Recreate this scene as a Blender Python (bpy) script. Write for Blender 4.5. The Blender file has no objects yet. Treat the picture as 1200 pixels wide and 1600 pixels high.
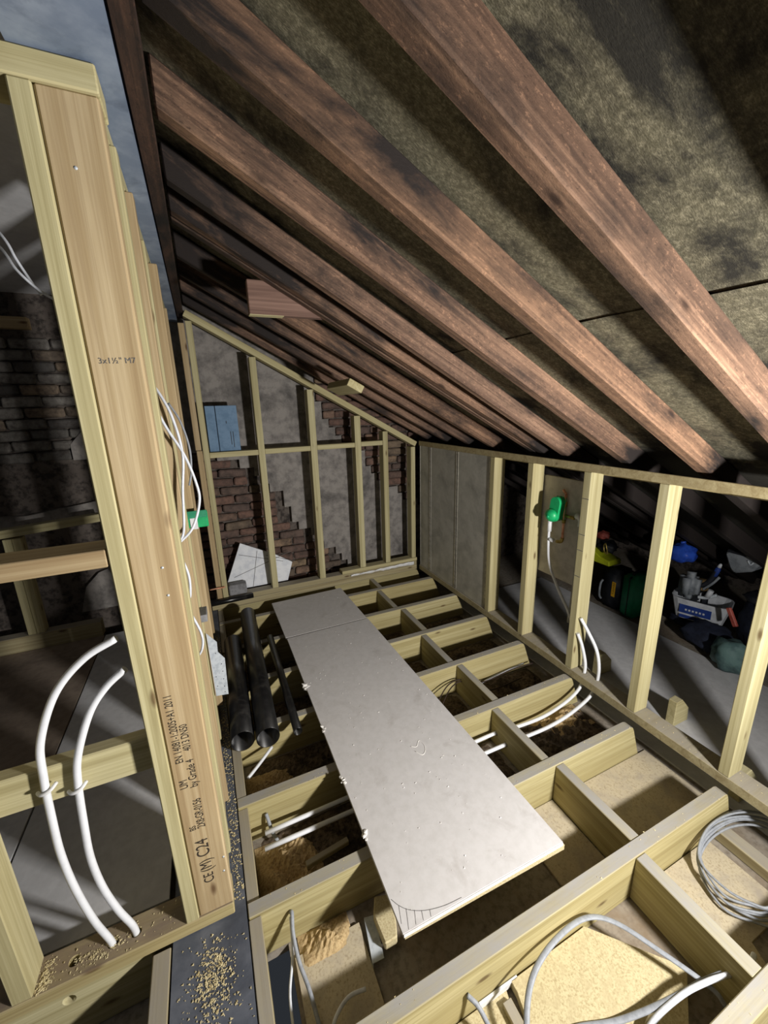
import bpy, bmesh, math, random
from mathutils import Vector, Matrix

random.seed(7)
scene = bpy.context.scene
COL = scene.collection

# ------------------------------------------------------------------ camera
cam_d = bpy.data.cameras.new('camera')
cam = bpy.data.objects.new('camera', cam_d)
COL.objects.link(cam)
cam_d.sensor_fit = 'VERTICAL'
cam_d.sensor_height = 32.0
cam_d.lens = 628.5 / 1600.0 * 32.0
cam_d.clip_start = 0.02
cam_d.clip_end = 50
RX = Vector((0.9121566, -0.40899607, -0.02631629))      # camera right, in world axes
RY = Vector((-0.12743983, -0.22202099, -0.9666777))     # camera down
RZ = Vector((0.38952461, 0.88511519, -0.2546403))       # camera forward
cm = Matrix.Identity(4)
for i in range(3):
    cm[i][0] = RX[i]; cm[i][1] = -RY[i]; cm[i][2] = -RZ[i]
cm.translation = (0, 0, 1.587)
cam.matrix_world = cm
scene.camera = cam

# ------------------------------------------------------------------ world, lamp, exposure
world = bpy.data.worlds.new('world')
scene.world = world
world.use_nodes = True
bg = world.node_tree.nodes['Background']
bg.inputs['Color'].default_value = (0.75, 0.85, 1.0, 1)
bg.inputs['Strength'].default_value = 0.03

LAMP = Vector((1.36, -0.42, 0.98))                        # site flood lamp standing beside the knee wall
ld = bpy.data.lights.new('site_flood_lamp', 'AREA')
ld.shape = 'RECTANGLE'; ld.size = 0.16; ld.size_y = 0.10
ld.energy = 84
ld.color = (1.0, 0.97, 0.93)
lo = bpy.data.objects.new('site_flood_lamp', ld)
COL.objects.link(lo)
lo.location = LAMP
lo.rotation_euler = (Vector((-0.15, 2.6, 1.15)) - LAMP).to_track_quat('-Z', 'Y').to_euler()

scene.view_settings.view_transform = 'Standard'
scene.view_settings.look = 'None'
scene.view_settings.gamma = 1.0
scene.view_settings.exposure = 0.0
scene.view_settings.use_curve_mapping = False


# ------------------------------------------------------------------ helpers
def lin(r, g, b):
    def f(c):
        c /= 255.0
        return c / 12.92 if c <= 0.04045 else ((c + 0.055) / 1.055) ** 2.4
    return (f(r), f(g), f(b), 1.0)


WM = {}


def place(o, M, parent=None):
    COL.objects.link(o)
    o.matrix_basis = M
    WM[o.name] = M.copy()
    if parent is not None:
        o.parent = parent
        o.matrix_parent_inverse = WM[parent.name].inverted()
    return o


def obj(name, me, mat, M=None, parent=None, kind=None):
    o = bpy.data.objects.new(name, me)
    if mat is not None and len(me.materials) == 0:
        me.materials.append(mat)
    if kind:
        o['kind'] = kind
    return place(o, M if M is not None else Matrix.Identity(4), parent)


def tag(o, label, cat, group=None, kind=None):
    o['label'] = label
    o['category'] = cat
    if group:
        o['group'] = group
    if kind:
        o['kind'] = kind
    return o


def thing(name, label, cat, loc=(0, 0, 0), group=None):
    o = bpy.data.objects.new(name, None)
    o.empty_display_size = 0.05
    place(o, Matrix.Translation(loc))
    return tag(o, label, cat, group)


def raw(verts, faces, smooth=False):
    me = bpy.data.meshes.new('m')
    me.from_pydata([tuple(v) for v in verts], [], faces)
    me.validate()
    if smooth:
        for p in me.polygons:
            p.use_smooth = True
    me.update()
    return me


def from_bm(bm, smooth=False):
    bmesh.ops.recalc_face_normals(bm, faces=bm.faces)
    me = bpy.data.meshes.new('m')
    bm.to_mesh(me)
    bm.free()
    if smooth:
        for p in me.polygons:
            p.use_smooth = True
    return me


def box_me(lx, ly, lz, bev=0.002, jit=0.0):
    bm = bmesh.new()
    bmesh.ops.create_cube(bm, size=1.0)
    for v in bm.verts:
        v.co = Vector((v.co.x * lx, v.co.y * ly, v.co.z * lz))
        if jit:
            v.co += Vector([random.uniform(-jit, jit) for _ in range(3)])
    if bev > 0:
        bmesh.ops.bevel(bm, geom=list(bm.edges), offset=min(bev, 0.3 * min(lx, ly, lz)), segments=1, affect='EDGES')
    return from_bm(bm)


def blk(name, x0, x1, y0, y1, z0, z1, mat, parent=None, bev=0.002, jit=0.0, kind=None):
    """axis-aligned timber / block; local X runs along its longest side so that grain follows it"""
    d = (abs(x1 - x0), abs(y1 - y0), abs(z1 - z0))
    c = Vector(((x0 + x1) / 2, (y0 + y1) / 2, (z0 + z1) / 2))
    k = d.index(max(d))
    if k == 0:
        M = Matrix.Identity(4); L = d
    elif k == 1:
        M = Matrix.Rotation(math.pi / 2, 4, 'Z'); L = (d[1], d[0], d[2])
    else:
        M = Matrix.Rotation(-math.pi / 2, 4, 'Y'); L = (d[2], d[1], d[0])
    return obj(name, box_me(*L, bev, jit), mat, Matrix.Translation(c) @ M, parent, kind)


def frame_mat(c, xdir, up):
    x = Vector(xdir).normalized()
    y = Vector(up).cross(x).normalized()
    z = x.cross(y)
    M = Matrix.Identity(4)
    for i in range(3):
        M[i][0] = x[i]; M[i][1] = y[i]; M[i][2] = z[i]
    M.translation = Vector(c)
    return M


def beam(name, a, b, w, h, mat, parent=None, bev=0.003, up=(0, 0, 1), jit=0.0):
    a = Vector(a); b = Vector(b)
    return obj(name, box_me((b - a).length, w, h, bev, jit), mat, frame_mat((a + b) / 2, b - a, up), parent)


def prism_me(pts, lo, hi, axis='Y', bev=0.0):
    """extrude a 2-D outline: axis Y -> outline in (x, z); axis Z -> (x, y); axis X -> (y, z)"""
    n = len(pts)
    vs = []
    for t in (lo, hi):
        for (u, v) in pts:
            vs.append({'Y': (u, t, v), 'Z': (u, v, t), 'X': (t, u, v)}[axis])
    fs = [list(range(n)), list(range(2 * n - 1, n - 1, -1))]
    for i in range(n):
        j = (i + 1) % n
        fs.append([i, i + n, j + n, j])
    bm = bmesh.new()
    bv = [bm.verts.new(v) for v in vs]
    for f in fs:
        bm.faces.new([bv[i] for i in f])
    bmesh.ops.recalc_face_normals(bm, faces=bm.faces)
    if bev:
        bmesh.ops.bevel(bm, geom=list(bm.edges), offset=bev, segments=1, affect='EDGES')
    return from_bm(bm)


def centred(me):
    c = Vector((0, 0, 0))
    for v in me.vertices:
        c += v.co
    c /= len(me.vertices)
    for v in me.vertices:
        v.co -= c
    return me, Matrix.Translation(c)


def prism(name, pts, lo, hi, axis, mat, parent=None, bev=0.0, kind=None):
    me, M = centred(prism_me(pts, lo, hi, axis, bev))
    return obj(name, me, mat, M, parent, kind)


def spline(pts, res=8):
    P = [Vector(p) for p in pts]
    if len(P) < 3:
        return P
    Q = [P[0] * 2 - P[1]] + P + [P[-1] * 2 - P[-2]]
    out = []
    for i in range(1, len(Q) - 2):
        a, b, c, d = Q[i - 1], Q[i], Q[i + 1], Q[i + 2]
        for k in range(res):
            t = k / res
            out.append(0.5 * ((2 * b) + (c - a) * t + (2 * a - 5 * b + 4 * c - d) * t * t + (3 * b - a - 3 * c + d) * t ** 3))
    out.append(P[-1])
    return out


def tube_me(pts, r, segs=10, res=8, hollow=0.0, flat=1.0, flat_dir=None):
    """round tube along a spline; hollow = wall thickness; flat < 1 squashes the section (flat cable)"""
    P = spline(pts, res)
    n = len(P)
    T = []
    for i in range(n):
        a = P[max(i - 1, 0)]; b = P[min(i + 1, n - 1)]
        T.append((b - a).normalized())
    ref = Vector(flat_dir) if flat_dir else (Vector((0, 0, 1)) if abs(T[0].z) < 0.9 else Vector((1, 0, 0)))
    N = (ref - T[0] * ref.dot(T[0])).normalized()
    bm = bmesh.new()
    rings = []
    inner = []
    for i in range(n):
        if flat_dir:
            N = (ref - T[i] * ref.dot(T[i]))
            N = N.normalized() if N.length > 1e-4 else Vector((1, 0, 0))
        else:
            N = (N - T[i] * N.dot(T[i])).normalized()
        B = T[i].cross(N)
        rings.append([bm.verts.new(P[i] + (N * math.cos(t) * flat + B * math.sin(t)) * r)
                      for t in [2 * math.pi * k / segs for k in range(segs)]])
        if hollow:
            inner.append([bm.verts.new(P[i] + (N * math.cos(t) + B * math.sin(t)) * (r - hollow))
                          for t in [2 * math.pi * k / segs for k in range(segs)]])
    for i in range(n - 1):
        for k in range(segs):
            j = (k + 1) % segs
            bm.faces.new([rings[i][k], rings[i][j], rings[i + 1][j], rings[i + 1][k]])
            if hollow:
                bm.faces.new([inner[i][j], inner[i][k], inner[i + 1][k], inner[i + 1][j]])
    for e in (0, n - 1):
        if hollow:
            for k in range(segs):
                j = (k + 1) % segs
                bm.faces.new([rings[e][k], rings[e][j], inner[e][j], inner[e][k]])
        else:
            bm.faces.new(rings[e])
    me = from_bm(bm)
    for p in me.polygons:
        p.use_smooth = len(p.vertices) == 4
    return me


def tube(name, pts, r, mat, parent=None, **kw):
    me, M = centred(tube_me(pts, r, **kw))
    return obj(name, me, mat, M, parent)


def lathe_me(prof, segs=20, cap=True):
    """revolve (radius, height) profile round local Z"""
    bm = bmesh.new()
    rings = []
    for (r, h) in prof:
        rings.append([bm.verts.new((r * math.cos(2 * math.pi * k / segs), r * math.sin(2 * math.pi * k / segs), h)) for k in range(segs)])
    for i in range(len(rings) - 1):
        for k in range(segs):
            j = (k + 1) % segs
            bm.faces.new([rings[i][k], rings[i][j], rings[i + 1][j], rings[i + 1][k]])
    if cap:
        bm.faces.new(rings[0]); bm.faces.new(rings[-1])
    return from_bm(bm, smooth=True)


def zdir(c, d):
    """matrix putting local Z along d at c"""
    q = Vector(d).to_track_quat('Z', 'Y')
    return Matrix.Translation(c) @ q.to_matrix().to_4x4()


def text(name, s, size, c, right, up, mat, parent=None, depth=0.0003, squeeze=1.0):
    cu = bpy.data.curves.new('t', 'FONT')
    cu.body = s
    cu.size = size
    cu.extrude = depth
    tmp = bpy.data.objects.new('tmp', cu)
    COL.objects.link(tmp)
    dg = bpy.context.evaluated_depsgraph_get()
    me = bpy.data.meshes.new_from_object(tmp.evaluated_get(dg))
    bpy.data.objects.remove(tmp)
    me.materials.clear()
    for v_ in me.vertices:
        v_.co.x *= squeeze
    x = Vector(right).normalized(); y = Vector(up).normalized(); z = x.cross(y)
    M = Matrix.Identity(4)
    for i in range(3):
        M[i][0] = x[i]; M[i][1] = y[i]; M[i][2] = z[i]
    M.translation = Vector(c)
    return obj(name, me, mat, M, parent)


def cut_holes(o, cutters):
    """cut real holes through o with a list of (mesh, matrix) cutters, then keep only the result"""
    tmp = []
    for i, (me, M) in enumerate(cutters):
        c = bpy.data.objects.new('cutter', me)
        COL.objects.link(c)
        c.matrix_world = M
        tmp.append(c)
        m = o.modifiers.new('cut', 'BOOLEAN')
        m.operation = 'DIFFERENCE'; m.solver = 'EXACT'; m.object = c
    bpy.context.view_layer.update()
    dg = bpy.context.evaluated_depsgraph_get()
    me = bpy.data.meshes.new_from_object(o.evaluated_get(dg))
    o.modifiers.clear()
    o.data = me
    for c in tmp:
        bpy.data.objects.remove(c)


# ------------------------------------------------------------------ materials
def nt(name):
    m = bpy.data.materials.new(name)
    m.use_nodes = True
    t = m.node_tree
    return m, t, t.nodes['Principled BSDF']


def N(t, kind, **kw):
    n = t.nodes.new(kind)
    for k, v in kw.items():
        setattr(n, k, v)
    return n


def ramp(t, fac, stops):
    r = N(t, 'ShaderNodeValToRGB')
    e = r.color_ramp.elements
    while len(e) < len(stops):
        e.new(0.5)
    for i, (p, c) in enumerate(stops):
        e[i].position = p
        e[i].color = c
    t.links.new(fac, r.inputs['Fac'])
    return r.outputs['Color']


def mix(t, fac, a, b, mode='MIX'):
    m = N(t, 'ShaderNodeMix', data_type='RGBA', blend_type=mode)
    for s, v in ((m.inputs[0], fac), (m.inputs[6], a), (m.inputs[7], b)):
        if hasattr(v, 'is_linked'):
            t.links.new(v, s)
        else:
            s.default_value = v
    return m.outputs[2]


def coords(t, scale, rnd=True):
    tc = N(t, 'ShaderNodeTexCoord')
    src = tc.outputs['Object']
    if rnd:
        oi = N(t, 'ShaderNodeObjectInfo')
        mul = N(t, 'ShaderNodeVectorMath', operation='MULTIPLY_ADD')
        t.links.new(oi.outputs['Random'], mul.inputs[0])
        mul.inputs[1].default_value = (37.0, 61.0, 53.0)
        t.links.new(src, mul.inputs[2])
        src = mul.outputs[0]
    mp = N(t, 'ShaderNodeVectorMath', operation='MULTIPLY')
    t.links.new(src, mp.inputs[0])
    mp.inputs[1].default_value = scale
    return mp.outputs[0]


def noise(t, vec, scale=1.0, detail=4.0, rough=0.6, dist=0.0):
    n = N(t, 'ShaderNodeTexNoise')
    t.links.new(vec, n.inputs['Vector'])
    n.inputs['Scale'].default_value = scale
    n.inputs['Detail'].default_value = detail
    n.inputs['Roughness'].default_value = rough
    n.inputs['Distortion'].default_value = dist
    return n.outputs['Fac']


def bump(t, bsdf, h, strength, dist=0.002):
    b = N(t, 'ShaderNodeBump')
    b.inputs['Strength'].default_value = strength
    b.inputs['Distance'].default_value = dist
    t.links.new(h, b.inputs['Height'])
    t.links.new(b.outputs['Normal'], bsdf.inputs['Normal'])


def wood(name, light, mid, dark, rough=0.7, dust=0.0, dustcol=(168, 163, 152), var=0.35, knot=True, soot=None, soot_amt=0.5, ends=False):
    m, t, b = nt(name)
    g = noise(t, coords(t, (0.45, 30, 30)), 1.0, 7, 0.62, 1.1)
    col = ramp(t, g, [(0.30, lin(*dark)), (0.47, lin(*mid)), (0.66, lin(*light))])
    broad = noise(t, coords(t, (1.3, 5, 5)), 1.0, 4, 0.6, 0.5)
    col = mix(t, ramp(t, broad, [(0.36, (0.5, 0.5, 0.5, 1)), (0.6, (0, 0, 0, 1))]), col, lin(*[(a + b_) / 2 for a, b_ in zip(mid, dark)]))
    fine = noise(t, coords(t, (2.2, 170, 170)), 1.0, 4, 0.65)
    col = mix(t, ramp(t, fine, [(0.36, (0.42, 0.42, 0.42, 1)), (0.58, (0, 0, 0, 1))]), col, lin(*dark))
    if soot:
        pit = noise(t, coords(t, (55, 110, 110)), 1.0, 6, 0.78)
        col = mix(t, ramp(t, pit, [(0.55, (0, 0, 0, 1)), (0.75, (0.6, 0.6, 0.6, 1))]), col, lin(min(255, light[0] * 1.25), min(255, light[1] * 1.22), min(255, light[2] * 1.2)))
        col = mix(t, ramp(t, pit, [(0.30, (0.8, 0.8, 0.8, 1)), (0.44, (0, 0, 0, 1))]), col, lin(*[c_ * 0.6 for c_ in dark]))
    # board to board difference in tone
    oi = N(t, 'ShaderNodeObjectInfo')
    tone = ramp(t, oi.outputs['Random'], [(0.0, (1 - var, 1 - var, 1 - var, 1)), (0.5, (1, 1, 1, 1)), (1.0, (1.0, 1 - var * 0.25, 1 - var * 0.7, 1))])
    col = mix(t, 1.0, col, tone, 'MULTIPLY')
    if knot:
        v = N(t, 'ShaderNodeTexVoronoi')
        t.links.new(coords(t, (3.4, 10, 10)), v.inputs['Vector'])
        v.inputs['Scale'].default_value = 1.0
        k = ramp(t, v.outputs['Distance'], [(0.05, (0.85, 0.85, 0.85, 1)), (0.12, (0, 0, 0, 1))])
        col = mix(t, k, col, lin(dark[0] * 0.62, dark[1] * 0.52, dark[2] * 0.45))
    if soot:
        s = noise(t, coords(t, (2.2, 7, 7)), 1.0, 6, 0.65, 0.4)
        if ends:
            # soot thickest towards the ridge; shade of the closed eaves painted onto the feet
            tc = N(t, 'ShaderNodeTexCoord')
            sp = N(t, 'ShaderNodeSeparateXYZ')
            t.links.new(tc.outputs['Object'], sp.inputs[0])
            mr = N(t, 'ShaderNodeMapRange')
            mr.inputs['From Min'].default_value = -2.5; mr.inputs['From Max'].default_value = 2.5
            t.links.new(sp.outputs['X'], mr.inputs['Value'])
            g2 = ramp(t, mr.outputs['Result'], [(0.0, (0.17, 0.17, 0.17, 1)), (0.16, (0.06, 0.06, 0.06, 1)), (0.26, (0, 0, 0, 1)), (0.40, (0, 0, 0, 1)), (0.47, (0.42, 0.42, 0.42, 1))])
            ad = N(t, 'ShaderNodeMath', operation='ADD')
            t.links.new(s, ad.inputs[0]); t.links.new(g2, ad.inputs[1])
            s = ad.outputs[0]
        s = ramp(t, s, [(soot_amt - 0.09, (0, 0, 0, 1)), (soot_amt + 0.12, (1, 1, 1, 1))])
        col = mix(t, s, col, lin(*soot))  # soot patches and the painted eaves shade share one colour
    if dust > 0:
        ge = N(t, 'ShaderNodeNewGeometry')
        sx = N(t, 'ShaderNodeSeparateXYZ')
        t.links.new(ge.outputs['Normal'], sx.inputs[0])
        up = ramp(t, sx.outputs['Z'], [(0.6, (0, 0, 0, 1)), (0.9, (1, 1, 1, 1))])
        dn = noise(t, coords(t, (6, 18, 18)), 1.0, 5, 0.7)
        dn = ramp(t, dn, [(0.3, (dust * 0.5,) * 3 + (1,)), (0.6, (dust,) * 3 + (1,))])
        col = mix(t, mix(t, 1.0, up, dn, 'MULTIPLY'), col, lin(*dustcol))
    t.links.new(col, b.inputs['Base Color'])
    b.inputs['Roughness'].default_value = rough
    b.inputs['Specular IOR Level'].default_value = 0.3
    bump(t, b, pit if soot else fine, 0.5 if soot else 0.25, 0.003 if soot else 0.0012)
    return m


def speck(name, base, spots, scale=60, lo=0.45, hi=0.62, rough=0.8, rnd=False, bumpv=0.2, metallic=0.0, big=None, bigscale=4, biglo=0.5, bighi=0.7, spec=0.3, bdist=0.002):
    m, t, b = nt(name)
    n = noise(t, coords(t, (1, 1, 1), rnd), scale, 5, 0.65)
    col = ramp(t, n, [(lo, lin(*base)), (hi, lin(*spots))])
    if big:
        g = noise(t, coords(t, (1, 1, 1), rnd), bigscale, 6, 0.65, 0.5)
        col = mix(t, ramp(t, g, [(biglo, (0, 0, 0, 1)), (bighi, (1, 1, 1, 1))]), col, lin(*big))
    t.links.new(col, b.inputs['Base Color'])
    b.inputs['Roughness'].default_value = rough
    b.inputs['Metallic'].default_value = metallic
    b.inputs['Specular IOR Level'].default_value = spec
    if bumpv:
        bump(t, b, n, bumpv, bdist)
    return m


PINE = wood('treated_pine', (206, 198, 158), (188, 179, 137), (156, 145, 104), dust=0.25, var=0.10)
PINEB = wood('brown_pine', (198, 179, 143), (178, 157, 120), (144, 120, 86), dust=0.2, var=0.10)
JOIST = wood('joist_pine', (196, 186, 144), (174, 163, 118), (140, 127, 86), dust=0.97, dustcol=(156, 153, 148), var=0.12)
PLATE = wood('dusty_pine', (190, 180, 144), (172, 160, 124), (138, 124, 90), dust=0.85, dustcol=(156, 150, 140), var=0.12)
PLATEB = wood('dirty_sole_pine', (198, 186, 142), (178, 164, 118), (146, 130, 90), dust=0.95, dustcol=(134, 118, 102), var=0.1)
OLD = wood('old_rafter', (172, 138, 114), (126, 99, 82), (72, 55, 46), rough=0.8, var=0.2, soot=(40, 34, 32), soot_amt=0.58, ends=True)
OLDSTUB = wood('old_red_offcut', (146, 118, 106), (118, 93, 83), (80, 60, 53), rough=0.8, var=0.1)
DARKOLD = wood('dark_old_timber', (92, 68, 54), (66, 48, 39), (36, 28, 24), rough=0.85, var=0.2, soot=(26, 22, 20), soot_amt=0.5)
FELT = None


def felt_mat():
    m, t, b = nt('roof_felt_weave')
    tc = coords(t, (1, 1, 1), False)
    weave = noise(t, coords(t, (150, 420, 150), False), 1.0, 3, 0.7)
    fine = noise(t, tc, 70, 5, 0.75)
    col = ramp(t, fine, [(0.30, lin(80, 77, 62)), (0.5, lin(116, 111, 92)), (0.72, lin(160, 153, 129))])
    col = mix(t, ramp(t, weave, [(0.42, (0.6, 0.6, 0.6, 1)), (0.58, (0, 0, 0, 1))]), col, lin(74, 70, 55))
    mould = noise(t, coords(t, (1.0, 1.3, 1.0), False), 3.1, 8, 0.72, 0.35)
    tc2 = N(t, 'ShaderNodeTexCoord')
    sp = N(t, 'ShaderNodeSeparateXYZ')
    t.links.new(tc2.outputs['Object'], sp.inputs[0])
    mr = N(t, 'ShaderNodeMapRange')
    mr.inputs['From Min'].default_value = 1.6; mr.inputs['From Max'].default_value = 2.2; mr.inputs['To Max'].default_value = 0.22  # painted shade: felt turned dark where it runs into the eaves
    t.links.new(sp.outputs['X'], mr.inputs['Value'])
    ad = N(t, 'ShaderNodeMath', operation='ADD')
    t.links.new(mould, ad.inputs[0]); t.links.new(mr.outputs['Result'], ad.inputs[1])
    mould = ad.outputs[0]  # mould patches plus the painted eaves shade
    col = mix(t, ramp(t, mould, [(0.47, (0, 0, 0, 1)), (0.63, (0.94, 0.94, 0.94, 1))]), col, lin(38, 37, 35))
    t.links.new(col, b.inputs['Base Color'])
    b.inputs['Roughness'].default_value = 0.9
    b.inputs['Specular IOR Level'].default_value = 0.15
    bump(t, b, weave, 0.6, 0.002)
    return m


FELT = felt_mat()
STEEL = speck('grey_primer_steel', (112, 126, 148), (150, 162, 180), 7, 0.4, 0.75, rough=0.55, big=(84, 96, 116), bigscale=9, biglo=0.5, bighi=0.75, bumpv=0.05)
STEELF = speck('floor_steel_primer', (86, 91, 102), (106, 110, 120), 14, 0.4, 0.7, rough=0.6, big=(72, 76, 86), bigscale=6, bumpv=0.05)
BOARD = speck('plasterboard_grey', (206, 203, 202), (197, 194, 192), 30, 0.4, 0.7, rough=0.75, big=(178, 173, 169), bigscale=7, biglo=0.56, bighi=0.8, bumpv=0.03)
GYP = speck('white_gypsum', (236, 234, 230), (220, 216, 210), 80, rough=0.9)
CHIP = speck('chipboard', (200, 188, 150), (166, 149, 112), 170, 0.45, 0.66, rough=0.85, big=(184, 170, 134), bigscale=30, bumpv=0.15)
CHIPTAN = speck('dusty_chipboard', (190, 178, 152), (150, 134, 108), 120, 0.5, 0.72, rough=0.9, big=(166, 156, 140), bigscale=9, biglo=0.45, bighi=0.7, bumpv=0.15)
CEILB = speck('old_ceiling_back', (150, 142, 130), (112, 104, 94), 40, 0.45, 0.7, rough=0.95, big=(128, 112, 92), bigscale=3, bumpv=0.2)
SHEET = speck('grey_ceiling_sheet', (206, 206, 208), (192, 192, 194), 26, 0.4, 0.7, rough=0.8, big=(176, 176, 178), bigscale=2.2, biglo=0.48, bighi=0.8, bumpv=0.05)
SHEETB = speck('brown_ceiling_sheet', (148, 134, 120), (130, 116, 104), 22, 0.4, 0.7, rough=0.85, big=(112, 100, 90), bigscale=3, bumpv=0.05)
DEBRIS = speck('dust_and_debris', (106, 92, 76), (60, 50, 41), 55, 0.42, 0.62, rough=0.95, big=(46, 40, 34), bigscale=7, bumpv=0.6, bdist=0.006)
SAWD = speck('sawdust', (190, 166, 124), (150, 124, 86), 120, 0.45, 0.65, rough=0.95, bumpv=0.5, bdist=0.004)
SHAV = speck('wood_shaving', (220, 206, 164), (190, 172, 128), 60, rough=0.9, bumpv=0)
RENDER = speck('grey_wall_render', (146, 141, 136), (104, 100, 98), 16, 0.42, 0.72, rough=0.95, big=(70, 68, 67), bigscale=3.2, biglo=0.5, bighi=0.75, bumpv=0.5, bdist=0.008)
MORTAR = speck('sooty_mortar', (100, 92, 86), (58, 53, 50), 22, rough=0.95, bumpv=0.4)


def brick_mat(name, cols):
    m, t, b = nt(name)
    oi = N(t, 'ShaderNodeObjectInfo')
    col = ramp(t, oi.outputs['Random'], [(p_, lin(*c_)) for p_, c_ in zip((0.0, 0.3, 0.55, 0.75, 0.9, 1.0), cols)])
    s = noise(t, coords(t, (1, 1, 1)), 14, 6, 0.7)
    col = mix(t, ramp(t, s, [(0.40, (0, 0, 0, 1)), (0.66, (0.85, 0.85, 0.85, 1))]), col, lin(66, 60, 57))
    t.links.new(col, b.inputs['Base Color'])
    b.inputs['Roughness'].default_value = 0.95
    b.inputs['Specular IOR Level'].default_value = 0.1
    bump(t, b, noise(t, coords(t, (1, 1, 1)), 60, 4, 0.7), 0.6, 0.006)
    return m


BRICK = brick_mat('sooty_brick', [(108, 86, 78), (130, 102, 90), (102, 88, 82), (140, 114, 98), (156, 136, 110), (88, 78, 75)])
BRICKG = brick_mat('limewashed_brick', [(108, 106, 102), (132, 128, 122), (90, 88, 86), (150, 132, 112), (140, 136, 130), (80, 78, 76)])
WPIPE = speck('white_plastic_pipe', (232, 234, 238), (224, 226, 230), 20, rough=0.35, bumpv=0, spec=0.5)
INK = speck('black_ink', (48, 42, 36), (70, 60, 48), 200, rough=0.9, bumpv=0)
PENCIL = speck('pencil_line', (92, 90, 88), (120, 118, 116), 200, rough=0.9, bumpv=0)
BLACKP = speck('black_soil_pipe', (17, 17, 18), (34, 34, 34), 30, 0.5, 0.78, rough=0.3, big=(62, 60, 57), bigscale=11, biglo=0.56, bighi=0.9, bumpv=0.04, spec=0.6)
GALV = speck('galvanised_metal', (206, 213, 219), (180, 188, 196), 40, rough=0.45, metallic=0.15, bumpv=0)
FOIL = speck('foil_facing', (190, 188, 180), (170, 168, 160), 12, 0.4, 0.7, rough=0.42, metallic=0.2, big=(150, 148, 142), bigscale=5, biglo=0.5, bighi=0.75, bumpv=0.12, bdist=0.004)
FOILT = speck('foil_tape_edge', (206, 202, 190), (170, 166, 156), 40, rough=0.3, metallic=0.6, bumpv=0.2)
COPPER = speck('copper', (236, 176, 142), (206, 140, 108), 40, rough=0.4, metallic=0.2, bumpv=0)
GREEN = speck('green_plastic', (20, 160, 104), (16, 148, 96), 20, rough=0.4, bumpv=0, spec=0.5)
GREENB = speck('bright_green_plastic', (24, 172, 104), (18, 154, 92), 20, rough=0.4, bumpv=0, spec=0.5)
WHITE = speck('white_plastic', (226, 226, 226), (214, 214, 214), 30, rough=0.5, bumpv=0)
PAPER = speck('white_foam_sheet', (232, 235, 240), (214, 218, 226), 18, rough=0.85, bumpv=0.05)
BLUE = speck('blue_grey_panel', (112, 140, 168), (98, 126, 154), 16, rough=0.7, bumpv=0.05)
GREYC = speck('grey_cable_sheath', (150, 154, 160), (136, 140, 146), 60, rough=0.5, bumpv=0)
WCABLE = speck('white_cable_sheath', (214, 218, 226), (200, 204, 212), 60, rough=0.45, bumpv=0)
BCABLE = speck('brown_thin_cable', (58, 44, 36), (40, 32, 28), 60, rough=0.6, bumpv=0)
BOARDGREY = speck('grey_backing_board', (196, 191, 182), (180, 175, 166), 18, rough=0.85, big=(164, 159, 150), bigscale=4, bumpv=0.05)
GREENCASE = speck('dark_green_case', (30, 132, 94), (38, 148, 106), 14, rough=0.45, bumpv=0, spec=0.5)
BLACKCASE = speck('black_case', (30, 32, 38), (44, 46, 52), 14, rough=0.5, bumpv=0)
YELLOW = speck('hi_vis_yellow', (196, 206, 40), (176, 186, 34), 20, rough=0.8, bumpv=0.1)
AMBER = speck('amber_label', (240, 186, 40), (226, 170, 30), 30, rough=0.6, bumpv=0)
TUBW = speck('white_tub_plastic', (206, 210, 216), (186, 190, 196), 18, rough=0.5, bumpv=0)
TUBB = speck('blue_label', (40, 66, 140), (34, 56, 122), 30, rough=0.6, bumpv=0)
GREYTOOL = speck('grey_tool_body', (140, 146, 152), (110, 116, 122), 12, rough=0.5, bumpv=0.1)
BLUEB = speck('blue_plastic_bag', (44, 84, 190), (30, 58, 150), 10, rough=0.45, bumpv=0.4, bdist=0.01)
RED = speck('red_grip', (186, 96, 84), (150, 66, 58), 20, rough=0.5, bumpv=0)
TEAL = speck('grey_green_rubble_sack', (96, 124, 122), (66, 90, 92), 9, rough=0.55, bumpv=0.5, bdist=0.012)
NAVY = speck('navy_cloth', (38, 44, 62), (28, 32, 46), 20, rough=0.85, bumpv=0.3)
BRASS = speck('brass', (190, 168, 96), (150, 130, 70), 30, rough=0.4, metallic=0.7, bumpv=0)
CARD = speck('brown_card', (170, 140, 92), (140, 112, 72), 20, rough=0.9, bumpv=0.1)
CONC = speck('grey_concrete', (142, 142, 144), (118, 118, 120), 30, rough=0.95, bumpv=0.4)


# ================================================================== THE SETTING
# floor: back of the ceiling below, with a slot left open beside the steel
fv = []; ff = []
for (x0, x1, y0, y1) in ((-3.0, -0.062, -0.9, 3.75), (0.05, 4.7, -0.9, 3.75), (-0.062, 0.05, -0.9, 0.68), (-0.062, 0.05, 1.035, 3.75)):
    k = len(fv)
    for z in (-0.235, -0.2):
        fv += [(x0, y0, z), (x1, y0, z), (x1, y1, z), (x0, y1, z)]
    ff += [[k + 3, k + 2, k + 1, k], [k + 4, k + 5, k + 6, k + 7], [k, k + 1, k + 5, k + 4], [k + 1, k + 2, k + 6, k + 5], [k + 2, k + 3, k + 7, k + 6], [k + 3, k, k + 4, k + 7]]
floor = obj('floor', raw(fv, ff), CEILB, kind='structure')
floor['label'] = 'dusty grey back of the old ceiling between and below the joists'
blk('ceiling_sheet', -0.842, -0.30, 1.215, 3.305, -0.022, -0.010, SHEET, floor, 0.001)
blk('ceiling_sheet', -2.05, -0.850, 1.905, 3.305, -0.022, -0.010, SHEETB, floor, 0.001)
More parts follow.
